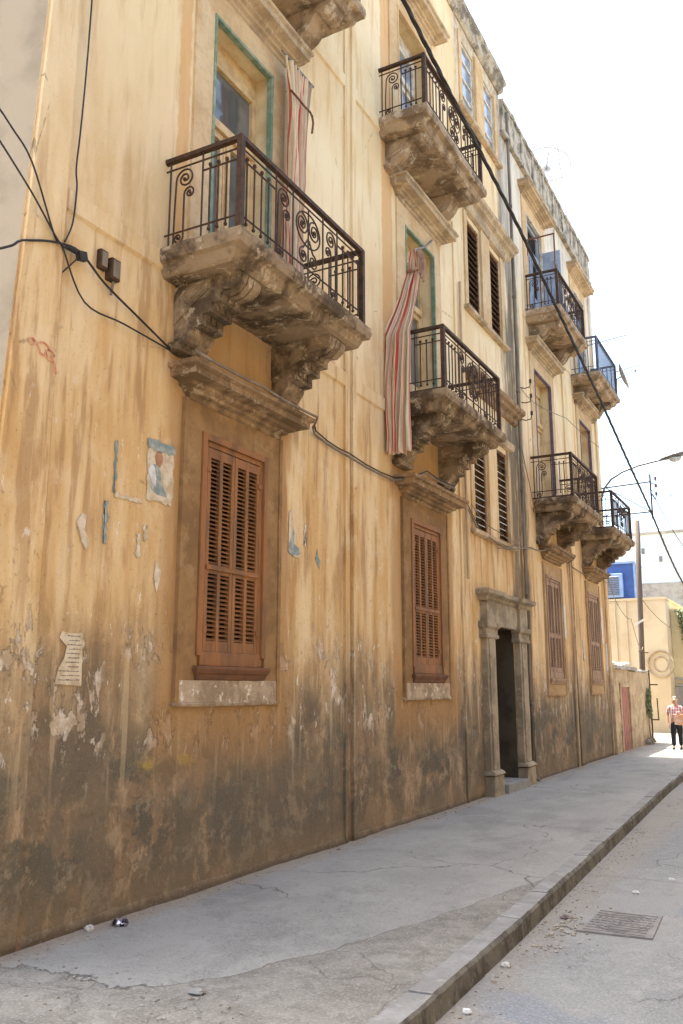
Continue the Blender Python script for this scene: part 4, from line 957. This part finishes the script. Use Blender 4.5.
m = MB(); m.tube([c, (.74, 24.4, 10.4), (.72, 24.4, 10.1)], .02, 6); m.tube([c, c + ax * .42], .01, 6); m.ball(c + ax * .42, .035, 8); put(m.build('mount', M['metal'], e, loc=L0), e)
for k, (p0, p1, lb) in enumerate((((.3, 21.9, 10.55), (1.05, 24.6, 11.75), 'long thin laundry pole sticking up and outward from the farthest upper balcony'), ((.74, 24.2, 10.55), (1.10, 26.4, 11.45), 'short laundry pole behind the white dish on the farthest upper balcony'))):
    m = MB(); m.tube([p0, p1], .016, 6); thing(m.build('laundry_pole', M['metal'], loc=p0), lb, 'pole', 'laundry poles on the far balcony')
# drying frame and propped door on the second far balcony
e = empty('drying_frame', (.70, 17.99, 10.10)); L0 = (.70, 17.99, 10.10); thing(e, 'rusty upright drying frame at the corner of the upper balcony beyond the drain pipe', 'drying frame')
m = MB(); m.tube([(.70, 18.03, 10.10), (.70, 18.03, 11.80)], .016, 6); m.tube([(.03, 18.0, 11.78), (.72, 18.03, 11.80)], .018, 6); m.tube([(.1, 18.0, 11.4), (.1, 18.0, 11.78)], .012, 6); put(m.build('frame', M['sillw'], e, loc=L0), e)
m = MB(); m.tube([(.66, 18.05, 10.9), (.66, 19.9, 11.0)], .012, 6); m.tube([(.70, 17.93, 11.08), (.70, 18.2, 11.08)], .02, 6); put(m.build('cross_bar', M['metal'], e, loc=L0), e)
m = MB(); m.box(-.06, .02, 19.56, 19.62, 10.12, 12.3); m.box(.02, .46, 19.575, 19.61, 10.14, 12.2)
put(m.build('open_shutter', M['bluegrey'], B, bevel=.004), B, -BL.x, -BL.y, -BL.z)
m = MB(); m.box(.06, .42, 20.0, 20.3, 10.08, 11.0); m.box(.42, .43, 20.03, 20.27, 10.15, 10.9)
thing(m.build('air_conditioner', M['metal'], bevel=.01, loc=(.2, 20.1, 10.08)), 'grey box unit standing on the upper balcony near the open blue shutter', 'air conditioner')

# ---- street lamp and bracket on the far corner
e = empty('street_lamp', (0, 24.8, 6.8)); L0 = (0, 24.8, 6.8); thing(e, 'curved arm street lamp reaching over the street from the far end of the building', 'street lamp')
m = MB(); P = [(.03, 24.8, 6.75), (.05, 24.8, 7.1), (.14, 24.8, 7.38), (.34, 24.8, 7.62), (.66, 24.8, 7.80), (1.1, 24.8, 7.93), (1.72, 24.8, 8.02)]
m.tube(P, .030, 8); m.box(.03, .06, 24.74, 24.86, 6.7, 6.9); put(m.build('arm', M['metal'], e, smooth=False, loc=L0), e)
m = MB(); n = 12
for i, (x, ry, rz, zc) in enumerate(((1.68, .03, .035, 8.02), (1.80, .07, .055, 8.05), (2.0, .12, .08, 8.09), (2.25, .13, .075, 8.13), (2.42, .09, .05, 8.15), (2.48, .02, .015, 8.15))):
    for j in range(n):
        a = 2 * PI * j / n; m.v.append((x, 24.8 + ry * math.cos(a), zc + rz * math.sin(a)))
for i in range(5):
    for j in range(n): m.face((i * n + j, i * n + (j + 1) % n, (i + 1) * n + (j + 1) % n, (i + 1) * n + j))
m.face(range(n)); m.face(range(5 * n, 6 * n)); put(m.build('lamp_head', M['metal'], e, smooth=True, loc=L0), e)
m = MB()
for i, (t, rr) in enumerate(((0, 1), (.5, .9), (.85, .55), (1, .05))):
    for j in range(14):
        a = 2 * PI * j / 14; m.v.append((2.08 + .17 * rr * math.cos(a), 24.8 + .095 * rr * math.sin(a), 8.04 - .13 * t))
for i in range(3):
    for j in range(14): m.face((i * 14 + j, i * 14 + (j + 1) % 14, (i + 1) * 14 + (j + 1) % 14, (i + 1) * 14 + j))
put(m.build('lamp_glass', M['lampglass'], e, smooth=True, loc=L0), e)
e = empty('cable_bracket', (0, 24.86, 7.4)); L0 = (0, 24.86, 7.4); thing(e, 'triangular iron cable bracket with insulators jutting from the far corner under the lamp', 'bracket')
m = MB(); m.tube([(0, 24.86, 7.40), (1.40, 24.86, 7.45)], .022, 6); m.tube([(0, 24.86, 6.58), (1.38, 24.86, 6.60)], .020, 6); m.tube([(.18, 24.86, 7.39), (1.3, 24.86, 6.63)], .014, 6); m.tube([(1.38, 24.86, 6.40), (1.38, 24.86, 7.66)], .024, 6)
put(m.build('frame', M['iron'], e, loc=L0), e)
for k, z in enumerate((7.45, 7.25, 7.02)):
    m = MB(); m.tube([(1.38, 24.86, z - .05), (1.46, 24.86, z - .07), (1.52, 24.86, z), (1.52, 24.86, z + .05)], .012, 6); m.tube([(1.52, 24.86, z + .03), (1.52, 24.86, z + .12)], .035, 8); put(m.build('insulator', M['ink'], e, loc=L0), e)
m = MB(); m.tube([(1.40 + .30 * (1 - math.cos(a)) * .9, 24.86, 7.12 - .22 * math.sin(a)) for a in [PI * i / 12 for i in range(13)]], .010, 5); put(m.build('jumper_wire', M['cable'], e, loc=L0), e)

# ---- beyond the building: lean-to, pole, gate, houses
e = empty('lean_to', (0, 27.9, ZW)); L0 = (0, 27.9, ZW); thing(e, 'low patched lean-to wall with a faded red door past the end of the long building', 'lean-to')
def pp(mb, name, mat, par, L, **k):
    o = mb.build(name, mat, par, loc=L, **k); o.location = (0, 0, 0); return o
m = MB()
for a, b, c_, d__ in ((25.0, 25.95, 0, 2.36), (27.35, 30.9, 0, 2.32), (25.95, 27.35, 1.90, 2.36)): m.box(-.25, -.005, a, b, c_, d__)
m.box(-2.6, -.25, 25.0, 25.2, 0, 2.3); m.box(-2.6, -.25, 30.7, 30.9, 0, 2.3); m.box(-2.6, -2.4, 25.2, 30.7, 0, 2.3)
pp(m, 'wall', M['hut'], e, L0, sub=.25, rough=(.03, 2.5))
m = MB(); m.box(-2.7, .06, 24.95, 28.5, 2.36, 2.46); m.box(-2.6, .0, 28.5, 30.95, 2.33, 2.39)
rf = pp(m, 'roof', M['fargrey'], e, L0, sub=.25, rough=(.03, 3))
m = MB()
for k in range(46):
    x, y = random.uniform(-1.2, .0), random.uniform(25.1, 28.3); r_ = random.uniform(.03, .10)
    m.obox((x, y, 2.46 + r_ * .5), Vector((r_, r_ * .3, 0)), Vector((-r_ * .3, r_, .02)), Vector((0, 0, r_ * .7)))
q = pp(m, 'roof_rubble', M['litter'], e, L0); q['kind'] = 'stuff'
m = MB(); m.box(-.07, -.02, 26.02, 27.28, ZW, 1.86)
for a in (26.2, 26.42, 26.64, 26.84, 27.05): m.box(-.02, -.012, a, a + .012, ZW + .05, 1.82)
d = pp(m, 'door', M['pink'], e, L0); m = MB(); m.tube([(-.05, 26.2, .95), (-.01, 26.2, .97), (-.01, 26.2, 1.08), (-.05, 26.2, 1.10)], .012, 6); h = pp(m, 'handle', M['iron'], d, L0)
m = MB(); m.box(-.03, .03, 25.9, 26.02, ZW, 1.97); m.box(-.03, .03, 27.28, 27.4, ZW, 1.97); m.box(-.03, .03, 26.02, 27.28, 1.86, 1.97); pp(m, 'door_frame', M['hut'], e, L0, sub=.3, rough=(.01, 4))
e = empty('wooden_pole', (-.30, 31.5, ZW)); L0 = (-.30, 31.5, ZW); thing(e, 'tall bare brown wooden utility pole in front of the pale yellow house', 'utility pole')
m = MB(); m.tube([(-.34, 31.5, .02), (-.27, 31.5, 2.6), (-.20, 31.5, 5.0), (-.12, 31.5, 7.60)], .10, 12, r1=.085); pp(m, 'shaft', M['pole'], e, L0, smooth=True)
m = MB(); m.obox((-.24, 31.38, 4.05), Vector((.16, 0, .09)), Vector((0, .015, 0)), Vector((-.02, 0, .03))); pp(m, 'number_plate', M['litter'], e, L0)
m = MB(); m.tube([(-.34, 31.36, 3.05), (-.02, 31.36, 3.0)], .02, 6); pp(m, 'cable_hook', M['iron'], e, L0)
e = empty('metal_gate', (.0, 31.3, ZW)); L0 = (0, 31.3, ZW); thing(e, 'narrow dark folded metal gate leaf standing beside the wooden pole', 'gate')
m = MB(); m.box(-.40, -.20, 31.2, 31.28, ZW, 2.16); m.box(-.19, -.04, 31.15, 31.2, ZW, 2.3); pp(m, 'panel', M['gate'], e, L0, bevel=.006)
m = MB(); m.box(-.035, .005, 31.1, 31.148, ZW, 2.42); m.box(.0, .24, 31.13, 31.146, 1.92, 1.96); m.box(.0, .22, 31.13, 31.146, .78, .82); m.tube([(.2, 31.14, .8), (.19, 31.14, 1.5)], .02, 6); pp(m, 'post', M['iron'], e, L0)
# climbing weed and weeds at the foot
def leaves(mb, c, r, n_, s=.05):
    for _ in range(n_):
        d_ = Vector((random.gauss(0, 1), random.gauss(0, 1), random.gauss(0, 1))).normalized() * random.random() ** .5
        q = Vector(c) + Vector((d_.x * r[0], d_.y * r[1], d_.z * r[2])); u_ = Vector((random.gauss(0, 1), random.gauss(0, 1), random.gauss(0, 1))).normalized(); v_ = u_.orthogonal().normalized(); z_ = s * random.uniform(.6, 1.4)
        mb.add([q - u_ * z_, q + v_ * z_ * .5, q + u_ * z_, q - v_ * z_ * .5], [(0, 1, 2, 3)])
e = empty('climbing_plant', (.05, 30.2, ZW)); L0 = (.05, 30.2, ZW); thing(e, 'small green climbing plant on the lean-to wall left of the wooden pole', 'plant')
m = MB(); m.tube([(.05, 30.3, ZW), (.04, 30.2, .7), (.05, 30.25, 1.5)], .015, 5); pp(m, 'stem', M['pole'], e, L0)
m = MB()
for z in (1.0, 1.15, 1.3, 1.5, 1.7): leaves(m, (.08, 30.2 + random.uniform(-.1, .1), z), (.07, .22, .14), 60)
pp(m, 'foliage', M['leaf'], e, L0)
m = MB(); leaves(m, (.12, 29.9, .18), (.12, .5, .12), 160, .05); thing(m.build('weed_tuft', M['earth'], loc=(.12, 29.9, ZW)), 'dry brown weeds at the foot of the lean-to wall', 'weeds')

e = empty('yellow_house', (-3, 38, ZW)); L0 = (-3, 38, ZW); thing(e, 'pale yellow blank walled house closing the end of the street', 'house')
m = MB(); m.box(-9, -.30, 38, 46, 0, 5.42); pp(m, 'wall', M['yellow'], e, L0, sub=1.0, rough=(.02, 1))
m = MB(); m.moulding(-9, -9, [(0, 0), (0, .001)]); m = MB(); m.box(-9.05, -.26, 37.95, 46.05, 5.42, 5.52); pp(m, 'roof', M['yellow'], e, L0)
m = MB(); P = [(-.62 + .50 * math.cos(a), 37.965, 2.78 + .52 * math.sin(a)) for a in [2 * PI * i / 40 for i in range(41)]]; m.tube(P, .04, 6); m.tube([(-.62 + .28 * math.cos(a), 37.975, 2.78 + .3 * math.sin(a)) for a in [2 * PI * i / 30 for i in range(31)]], .025, 6)
pp(m, 'round_relief', M['hut'], e, L0)
m = MB()
for x in (-2.35, -1.9): m.box(x, x + .05, 37.93, 37.999, .4, 5.4)
pp(m, 'down_pipe', M['yellow'], e, L0)
e = empty('warm_yellow_house', (1.2, 40, ZW)); L0 = (1.2, 40, ZW); thing(e, 'warmer yellow house wall just behind the walking man at the right edge', 'house')
m = MB(); m.box(-.29, 4.6, 39.2, 47, 0, 5.0); pp(m, 'wall', M['yellow2'], e, L0, sub=1.0, rough=(.02, 1))
m = MB(); m.box(-.2, .05, 39.12, 39.25, 1.9, 2.0); m.tube([(-.12 + .3 * math.cos(a), 39.16, 1.9 + .3 * math.sin(a)) for a in [PI * i / 12 for i in range(13)]], .05, 6); m.box(-.42, .18, 39.15, 39.22, 1.0, 1.88); pp(m, 'arched_niche', M['fargrey'], e, L0)
m = MB(); m.box(-.30, 4.65, 39.15, 47.05, 5.0, 5.1); pp(m, 'roof', M['yellow2'], e, L0)
m = MB(); m.box(.35, 1.3, 39.15, 39.2, ZW, 2.3); pp(m, 'door', M['pole'], e, L0)
e = empty('hanging_creeper', (.1, 39.1, 3.0)); L0 = (.1, 39.1, 3.0); thing(e, 'grey green creeper hanging down the corner of the warmer yellow house', 'creeper')
m = MB()
for k in range(9): leaves(m, (.12 + .03 * k, 39.0, 4.95 - .18 * k), (.20, .10, .16), 32, .06)
pp(m, 'foliage', M['leaf'], e, L0)
m = MB(); m.tube([(.1, 39.1, 5.0), (.2, 39.08, 4.0), (.28, 39.1, 3.0)], .02, 5); pp(m, 'stem', M['pole'], e, L0)
e = empty('blue_rooftop_cabin', (-2.3, 39.2, 5.52)); L0 = (-2.3, 39.2, 5.52); thing(e, 'bright blue painted cabin on the flat roof of the pale yellow house', 'cabin')
m = MB(); m.box(-3.2, -1.50, 38.2, 40.2, 5.52, 7.02); pp(m, 'wall', M['blue'], e, L0)
m = MB(); m.box(-3.28, -1.42, 38.1, 40.3, 7.02, 7.10); m.box(-1.499, -1.44, 38.15, 38.3, 5.52, 7.02); pp(m, 'roof', M['bluep'], e, L0)
e = empty('cooling_unit', (-2.34, 38.05, 5.52)); L0 = (-2.34, 38.05, 5.52); thing(e, 'pale blue louvred cooling unit in front of the bright blue cabin', 'cooling unit')
m = MB(); m.box(-2.75, -1.93, 37.96, 38.19, 5.58, 6.60); pp(m, 'casing', M['bluep'], e, L0, bevel=.02)
m = MB()
for k in range(11): m.obox((-2.38, 37.95, 5.70 + k * .075), Vector((.30, 0, 0)), Vector((0, .02, -.015)), Vector((0, .006, .008)))
pp(m, 'louvre', M['metal'], e, L0)
e = empty('whitewashed_block', (-3, 52, ZW)); L0 = (-3, 52, ZW); thing(e, 'large whitewashed flat roofed block rising behind the yellow houses', 'building')
m = MB(); m.box(-14, 5, 50, 62, 0, 10.15); pp(m, 'wall', M['farwhite'], e, L0)
m = MB(); m.box(-14, 5, 49.9, 49.997, 5.0, 7.45); pp(m, 'concrete_band', M['fargrey'], e, L0, sub=1, rough=(.03, 1))
m = MB(); m.box(-14.1, 5.1, 49.9, 62, 10.15, 10.3); m.box(-9, -7, 53, 55, 10.3, 12); pp(m, 'roof', M['fargrey'], e, L0)
for k, (x, z) in enumerate(((-3.0, 9.1), (-2.1, 8.6))):
    m = MB(); m.box(x, x + .16, 49.94, 49.999, z, z + .3); pp(m, 'vent', M['metal'], e, L0)
for x in (-8.5, 2.4):
    m = MB(); m.box(x, x + 1.1, 49.95, 49.999, 8.0, 9.4); f_ = pp(m, 'window', M['white'], e, L0); m = MB(); m.box(x + .08, x + 1.02, 49.93, 49.948, 8.08, 9.32); pp(m, 'pane', M['glass'], f_, L0)

# ---- street furniture on the ground
e = empty('manhole_cover', (3.4, 7.78, ZR)); L0 = (3.4, 7.78, ZR); thing(e, 'rectangular ribbed iron manhole cover set in the road near the kerb', 'manhole cover')
m = MB(); a = [(3.13, 7.38), (3.70, 7.42), (3.66, 8.17), (3.19, 8.14)]
m.add([(x, y, z) for z in (ZR - .03, ZR + .014) for x, y in a], [(0, 3, 2, 1), (4, 5, 6, 7), (0, 1, 5, 4), (1, 2, 6, 5), (2, 3, 7, 6), (3, 0, 4, 7)]); pp(m, 'frame', M['iron2'], e, L0)
m = MB(); c = (3.42, 7.78)
for k in range(1, 6): m.tube([(c[0] + .045 * k * math.cos(q), c[1] + .06 * k * math.sin(q), ZR + .015) for q in [2 * PI * i / 28 for i in range(29)]], .006, 4)
for k in range(9): m.box(3.17, 3.64, 7.44 + .08 * k, 7.452 + .08 * k, ZR + .013, ZR + .019)
pp(m, 'ribs', M['iron2'], e, L0)
def crumple(c, s, mat, name, label, cat, flat=.4, group=None):
    mb = MB(); mb.ball((0, 0, 0), 1, 9); P = []
    for x, y, z in mb.v:
        k = 1 + .5 * mn.noise(Vector((x, y, z)) * 1.7 + Vector(c)); P.append((c[0] + x * s * k, c[1] + y * s * .7 * k, c[2] + s * flat * .6 + z * s * flat * k))
    mb.v = P; return thing(mb.build(name, mat, loc=c), label, cat, group)
crumple((.20, 5.42, ZW), .075, M['foil'], 'food_wrapper', 'crumpled silver and black wrapper on the pavement against the wall', 'wrapper', .5)
crumple((.10, 5.20, ZW), .04, M['litter'], 'paper_ball', 'little crumpled paper ball beside the silver wrapper', 'litter', .7)
crumple((2.86 + .06, 6.25, ZR), .038, M['litter'], 'paper_cup', 'white crushed cup in the gutter close to the kerb, nearer than the manhole', 'litter', .6)
crumple((2.99, 5.3, ZR), .032, M['litter'], 'paper_cup', 'white scrap in the gutter lowest in the picture', 'litter', .6)
crumple((2.96, 7.73, ZR), .045, M['ink'], 'dark_rag', 'dark rag lump in the gutter debris beside the manhole cover', 'litter', .5)
crumple((3.31, 8.95, ZR), .035, M['litter'], 'paper_scrap', 'white scrap on the road just beyond the manhole cover', 'litter', .5)
crumple((3.52, 9.7, ZR), .035, M['litter'], 'paper_scrap', 'white scrap on the road at the right frame edge', 'litter', .5)
crumple((1.62, 4.50, ZW), .06, M['kerb'], 'concrete_lump', 'flat broken lump of cement at the edge of the asphalt patch', 'rubble', .25)
m = MB()
def pebble(x, y, z, r_):
    m.obox((x, y, z + r_ * .4), Vector((r_, r_ * random.uniform(-.5, .5), 0)), Vector((-r_ * random.uniform(-.5, .5), r_ * .8, r_ * .2)), Vector((0, 0, r_ * .6)))
for _ in range(620):
    t = random.random()
    if t < .40: y = random.uniform(3.2, 22); pebble(abs(random.gauss(0, .10)) + .07, y, ZW, random.uniform(.003, .009))
    elif t < .70: y = random.uniform(4.5, 13); pebble(kx(y) + .03 + abs(random.gauss(0, .13)), y, ZR, random.uniform(.003, .010))
    elif t < .85: pebble(2.95 + abs(random.gauss(0, .12)), random.gauss(7.4, .35), ZR, random.uniform(.004, .014))
    else: pebble(random.uniform(.2, 2.3), random.uniform(3.4, 4.6), ZW + .002, random.uniform(.003, .009))
g_ = m.build('gravel', M['gravel']); g_['kind'] = 'stuff'

# ---- the walking man
def skin_mesh(name, pts, edges, mat, sub_=2, root=0, parent=None, loc=(0, 0, 0)):
    me = bpy.data.meshes.new(name); me.from_pydata([Vector(p[:3]) for p in pts], edges, []); me.materials.append(mat)
    bm = bmesh.new(); bm.from_mesh(me); lay = bm.verts.layers.skin.verify(); bm.verts.ensure_lookup_table()
    for i, p in enumerate(pts):
        v = bm.verts[i][lay]; v.radius = (p[3], p[4] if len(p) > 4 else p[3]); v.use_root = (i == root)
    bm.to_mesh(me); bm.free()
    o = bpy.data.objects.new(name, me); COL.objects.link(o); o.location = loc
    sk = o.modifiers.new('skin', 'SKIN'); sk.use_smooth_shade = True
    s_ = o.modifiers.new('sub', 'SUBSURF'); s_.levels = sub_; s_.render_levels = sub_
    if parent: o.parent = parent; o.location = (0, 0, 0)
    return o
PX, PY = 1.22, 27.6
# faces the camera (-y); z from the ground, body 1.52 m
body = [(0, 0, .80, .125, .10), (0, 0, .95, .13, .10), (0, -.005, 1.10, .135, .105), (0, .0, 1.22, .12, .08), (0, -.01, 1.30, .05), (0, -.02, 1.37, .072, .08), (0, -.02, 1.46, .066, .075),
    (-.17, 0, 1.20, .045), (-.215, .01, .98, .036), (-.20, -.05, .78, .027), (-.195, -.07, .71, .024),
    (.17, 0, 1.20, .045), (.225, -.02, .99, .036), (.16, -.19, .92, .027), (.10, -.24, .93, .024),
    (-.08, 0, .72, .08), (-.09, -.03, .42, .055), (-.095, -.02, .08, .035), (-.10, -.13, .04, .03),
    (.08, 0, .72, .08), (.085, .05, .42, .055), (.085, .12, .09, .035), (.09, .02, .04, .03)]
ed = [(0, 1), (1, 2), (2, 3), (3, 4), (4, 5), (5, 6), (3, 7), (7, 8), (8, 9), (9, 10), (3, 11), (11, 12), (12, 13), (13, 14), (0, 15), (15, 16), (16, 17), (17, 18), (0, 19), (19, 20), (20, 21), (21, 22)]
def fingers(base, d, pts, edges, idx):
    for k in range(4):
        w_ = (k - 1.5) * .016; L = [.062, .072, .068, .052][k]; b = Vector(base)
        a1 = b + Vector((w_ * .2, w_, 0)) + Vector(d) * .03; a2 = a1 + Vector(d) * L * .6; a3 = a2 + (Vector(d) + Vector((.0, -.3, -.1))).normalized() * L * .4
        i = len(pts); pts += [(*a1, .0095), (*a2, .0085), (*a3, .0075)]; edges += [(idx, i), (i, i + 1), (i + 1, i + 2)]
    t1 = Vector(base) + Vector((.0, -.032, .01)); t2 = t1 + Vector(d) * .035 + Vector((0, -.012, 0)); i = len(pts)
    pts += [(*t1, .011), (*t2, .009)]; edges += [(idx, i), (i, i + 1)]
fingers((-.195, -.075, .69), (0, -.05, -1), body, ed, 10); fingers((.09, -.25, .93), (-.9, -.2, -.1), body, ed, 14)
P = skin_mesh('person', body, ed, M['skin'], 2, loc=(PX, PY, ZW))
thing(P, 'older man in a pink plaid shirt and black trousers walking up with an orange bag', 'person')
shirt = [(0, 0, .76, .150, .125), (0, 0, .95, .155, .125), (0, -.005, 1.10, .155, .12), (0, .0, 1.225, .125, .085), (0, -.005, 1.27, .065), (-.175, 0, 1.19, .062), (-.215, .01, 1.0, .055), (.175, 0, 1.19, .062), (.225, -.02, 1.0, .055)]
skin_mesh('shirt', shirt, [(0, 1), (1, 2), (2, 3), (3, 4), (3, 5), (5, 6), (3, 7), (7, 8)], M['shirt'], 2, parent=P)
tr = [(0, 0, .84, .135, .11), (0, 0, .76, .14, .115), (-.085, 0, .66, .092), (-.095, -.03, .40, .075), (-.095, -.02, .10, .062), (.085, 0, .66, .092), (.09, .05, .40, .075), (.085, .11, .11, .062)]
skin_mesh('trousers', tr, [(0, 1), (1, 2), (2, 3), (3, 4), (1, 5), (5, 6), (6, 7)], M['trouser'], 2, parent=P)
for x, y in ((-.10, -.08), (.088, .06)): skin_mesh('shoe', [(x, y + .09, .05, .042), (x, y, .045, .045, .04), (x, y - .10, .035, .035, .03)], [(0, 1), (1, 2)], M['shoe'], 2, parent=P)
skin_mesh('hair', [(0, .03, 1.40, .062), (0, .025, 1.46, .070), (0, .0, 1.515, .055)], [(0, 1), (1, 2)], M['hair'], 2, parent=P)
m = MB(); m.tube([(0, -.09, 1.425), (0, -.112, 1.395), (0, -.10, 1.385)], .012, 6)
for s_ in (-1, 1): m.ball((s_ * .076, -.015, 1.41), .018)
m.build('nose_and_ears', M['skin'], P, smooth=True)
m = MB()
for s_ in (-1, 1): m.ball((s_ * .028, -.088, 1.43), .011)
m.box(-.025, .025, -.098, -.09, 1.352, 1.358)
m.build('eyes_and_mouth', M['ink'], P)
e = empty('shopping_bag', (PX + .10, PY - .24, ZW + .80)); thing(e, 'orange and white bag held against his side by the walking man', 'bag')
m = MB(); m.add([(-.10, -.05, -.08), (.14, -.05, -.10), (.14, .06, -.10), (-.10, .06, -.08), (-.12, -.04, .20), (.15, -.04, .21), (.15, .04, .21), (-.12, .04, .20)], [(0, 3, 2, 1), (4, 5, 6, 7), (0, 1, 5, 4), (1, 2, 6, 5), (2, 3, 7, 6), (3, 0, 4, 7)])
m.build('bag_body', M['bag'], e, sub=.06, rough=(.012, 9))
m = MB(); m.tube([(-.06, 0, .2), (-.04, 0, .27), (.05, 0, .28), (.08, 0, .2)], .008, 5); m.build('handle', M['litter'], e)

# ---- the other side of the street: unseen row added to shape the facade's light
e = empty('added_facing_row_house', (8.2, 12, ZR)); L0 = (8.2, 12, ZR); thing(e, 'sunlit cream row house across the street outside the picture, added to bounce light onto the ochre building', 'building')
m = MB(); m.box(8.2, 15, -16, 36, -.1, 9.0); pp(m, 'wall', M['side'], e, L0)
m = MB(); m.box(8.0, 15.1, -16.1, 36.1, 9.0, 9.2); pp(m, 'roof', M['fargrey'], e, L0)
for fz in (1.2, 5.2):
    for k in range(12):
        y = -13 + k * 4.1; m = MB(); m.box(8.12, 8.199, y, y + 1.2, fz, fz + 2.1); w_ = pp(m, 'window', M['wooddark'], e, L0, bevel=.01)
m = MB(); m.box(7.2, 8.2, -16, 36, ZR, ZW); structure(m.build('added_far_pavement', M['kerb']))

# ------------------------------------------------------------------ sky, sun, camera
W = bpy.data.worlds.new('World'); S.world = W; W.use_nodes = True
nt = W.node_tree; sky = nt.nodes.new('ShaderNodeTexSky'); sky.sky_type = 'NISHITA'; sky.sun_disc = False
sd = Vector((-.95, .32, 0)).normalized(); EL = 70
sdir = Vector((sd.x * math.cos(R(EL)), sd.y * math.cos(R(EL)), math.sin(R(EL))))
sky.sun_elevation = R(EL); sky.sun_rotation = math.atan2(sd.x, sd.y)
sky.air_density = 1.0; sky.dust_density = 4.0; sky.ozone_density = 1.0
bg = nt.nodes['Background']; nt.links.new(sky.outputs[0], bg.inputs[0]); bg.inputs[1].default_value = .15
sl = bpy.data.lights.new('sun', 'SUN'); sl.energy = 4.0; sl.angle = R(.53); sl.color = (1, .95, .86)
so = bpy.data.objects.new('sun', sl); COL.objects.link(so); so.rotation_euler = sdir.to_track_quat('Z', 'Y').to_euler(); so.location = (-20, 30, 40)

f, cx, cyy = 873.0, 341.5, 512.0
Yc = Vector((820 - cx, -(688 - cyy), -f)).normalized(); pt = math.atan(176 / f)
Zc = Vector((0, math.cos(pt), -math.sin(pt))); Zc = (Zc - Yc * Zc.dot(Yc)).normalized(); Xc = Yc.cross(Zc)
cam = bpy.data.cameras.new('camera'); cam.sensor_fit = 'VERTICAL'; cam.sensor_height = 36; cam.lens = f / 1024 * 36; cam.clip_end = 2000; cam.clip_start = .05
co = bpy.data.objects.new('camera', cam); COL.objects.link(co)
mw = Matrix((Xc, Yc, Zc)).to_4x4(); mw.translation = (5.0, 0, 1.83); co.matrix_world = mw; S.camera = co
S.view_settings.view_transform = 'Standard'; S.view_settings.look = 'None'; S.view_settings.gamma = 1; S.view_settings.exposure = 2.20
S.view_settings.use_white_balance = True; S.view_settings.white_balance_temperature = 6500; S.view_settings.white_balance_tint = 4
S.cycles.max_bounces = 6; S.cycles.diffuse_bounces = 3; S.cycles.glossy_bounces = 2; S.cycles.use_adaptive_sampling = True; S.cycles.adaptive_threshold = .02
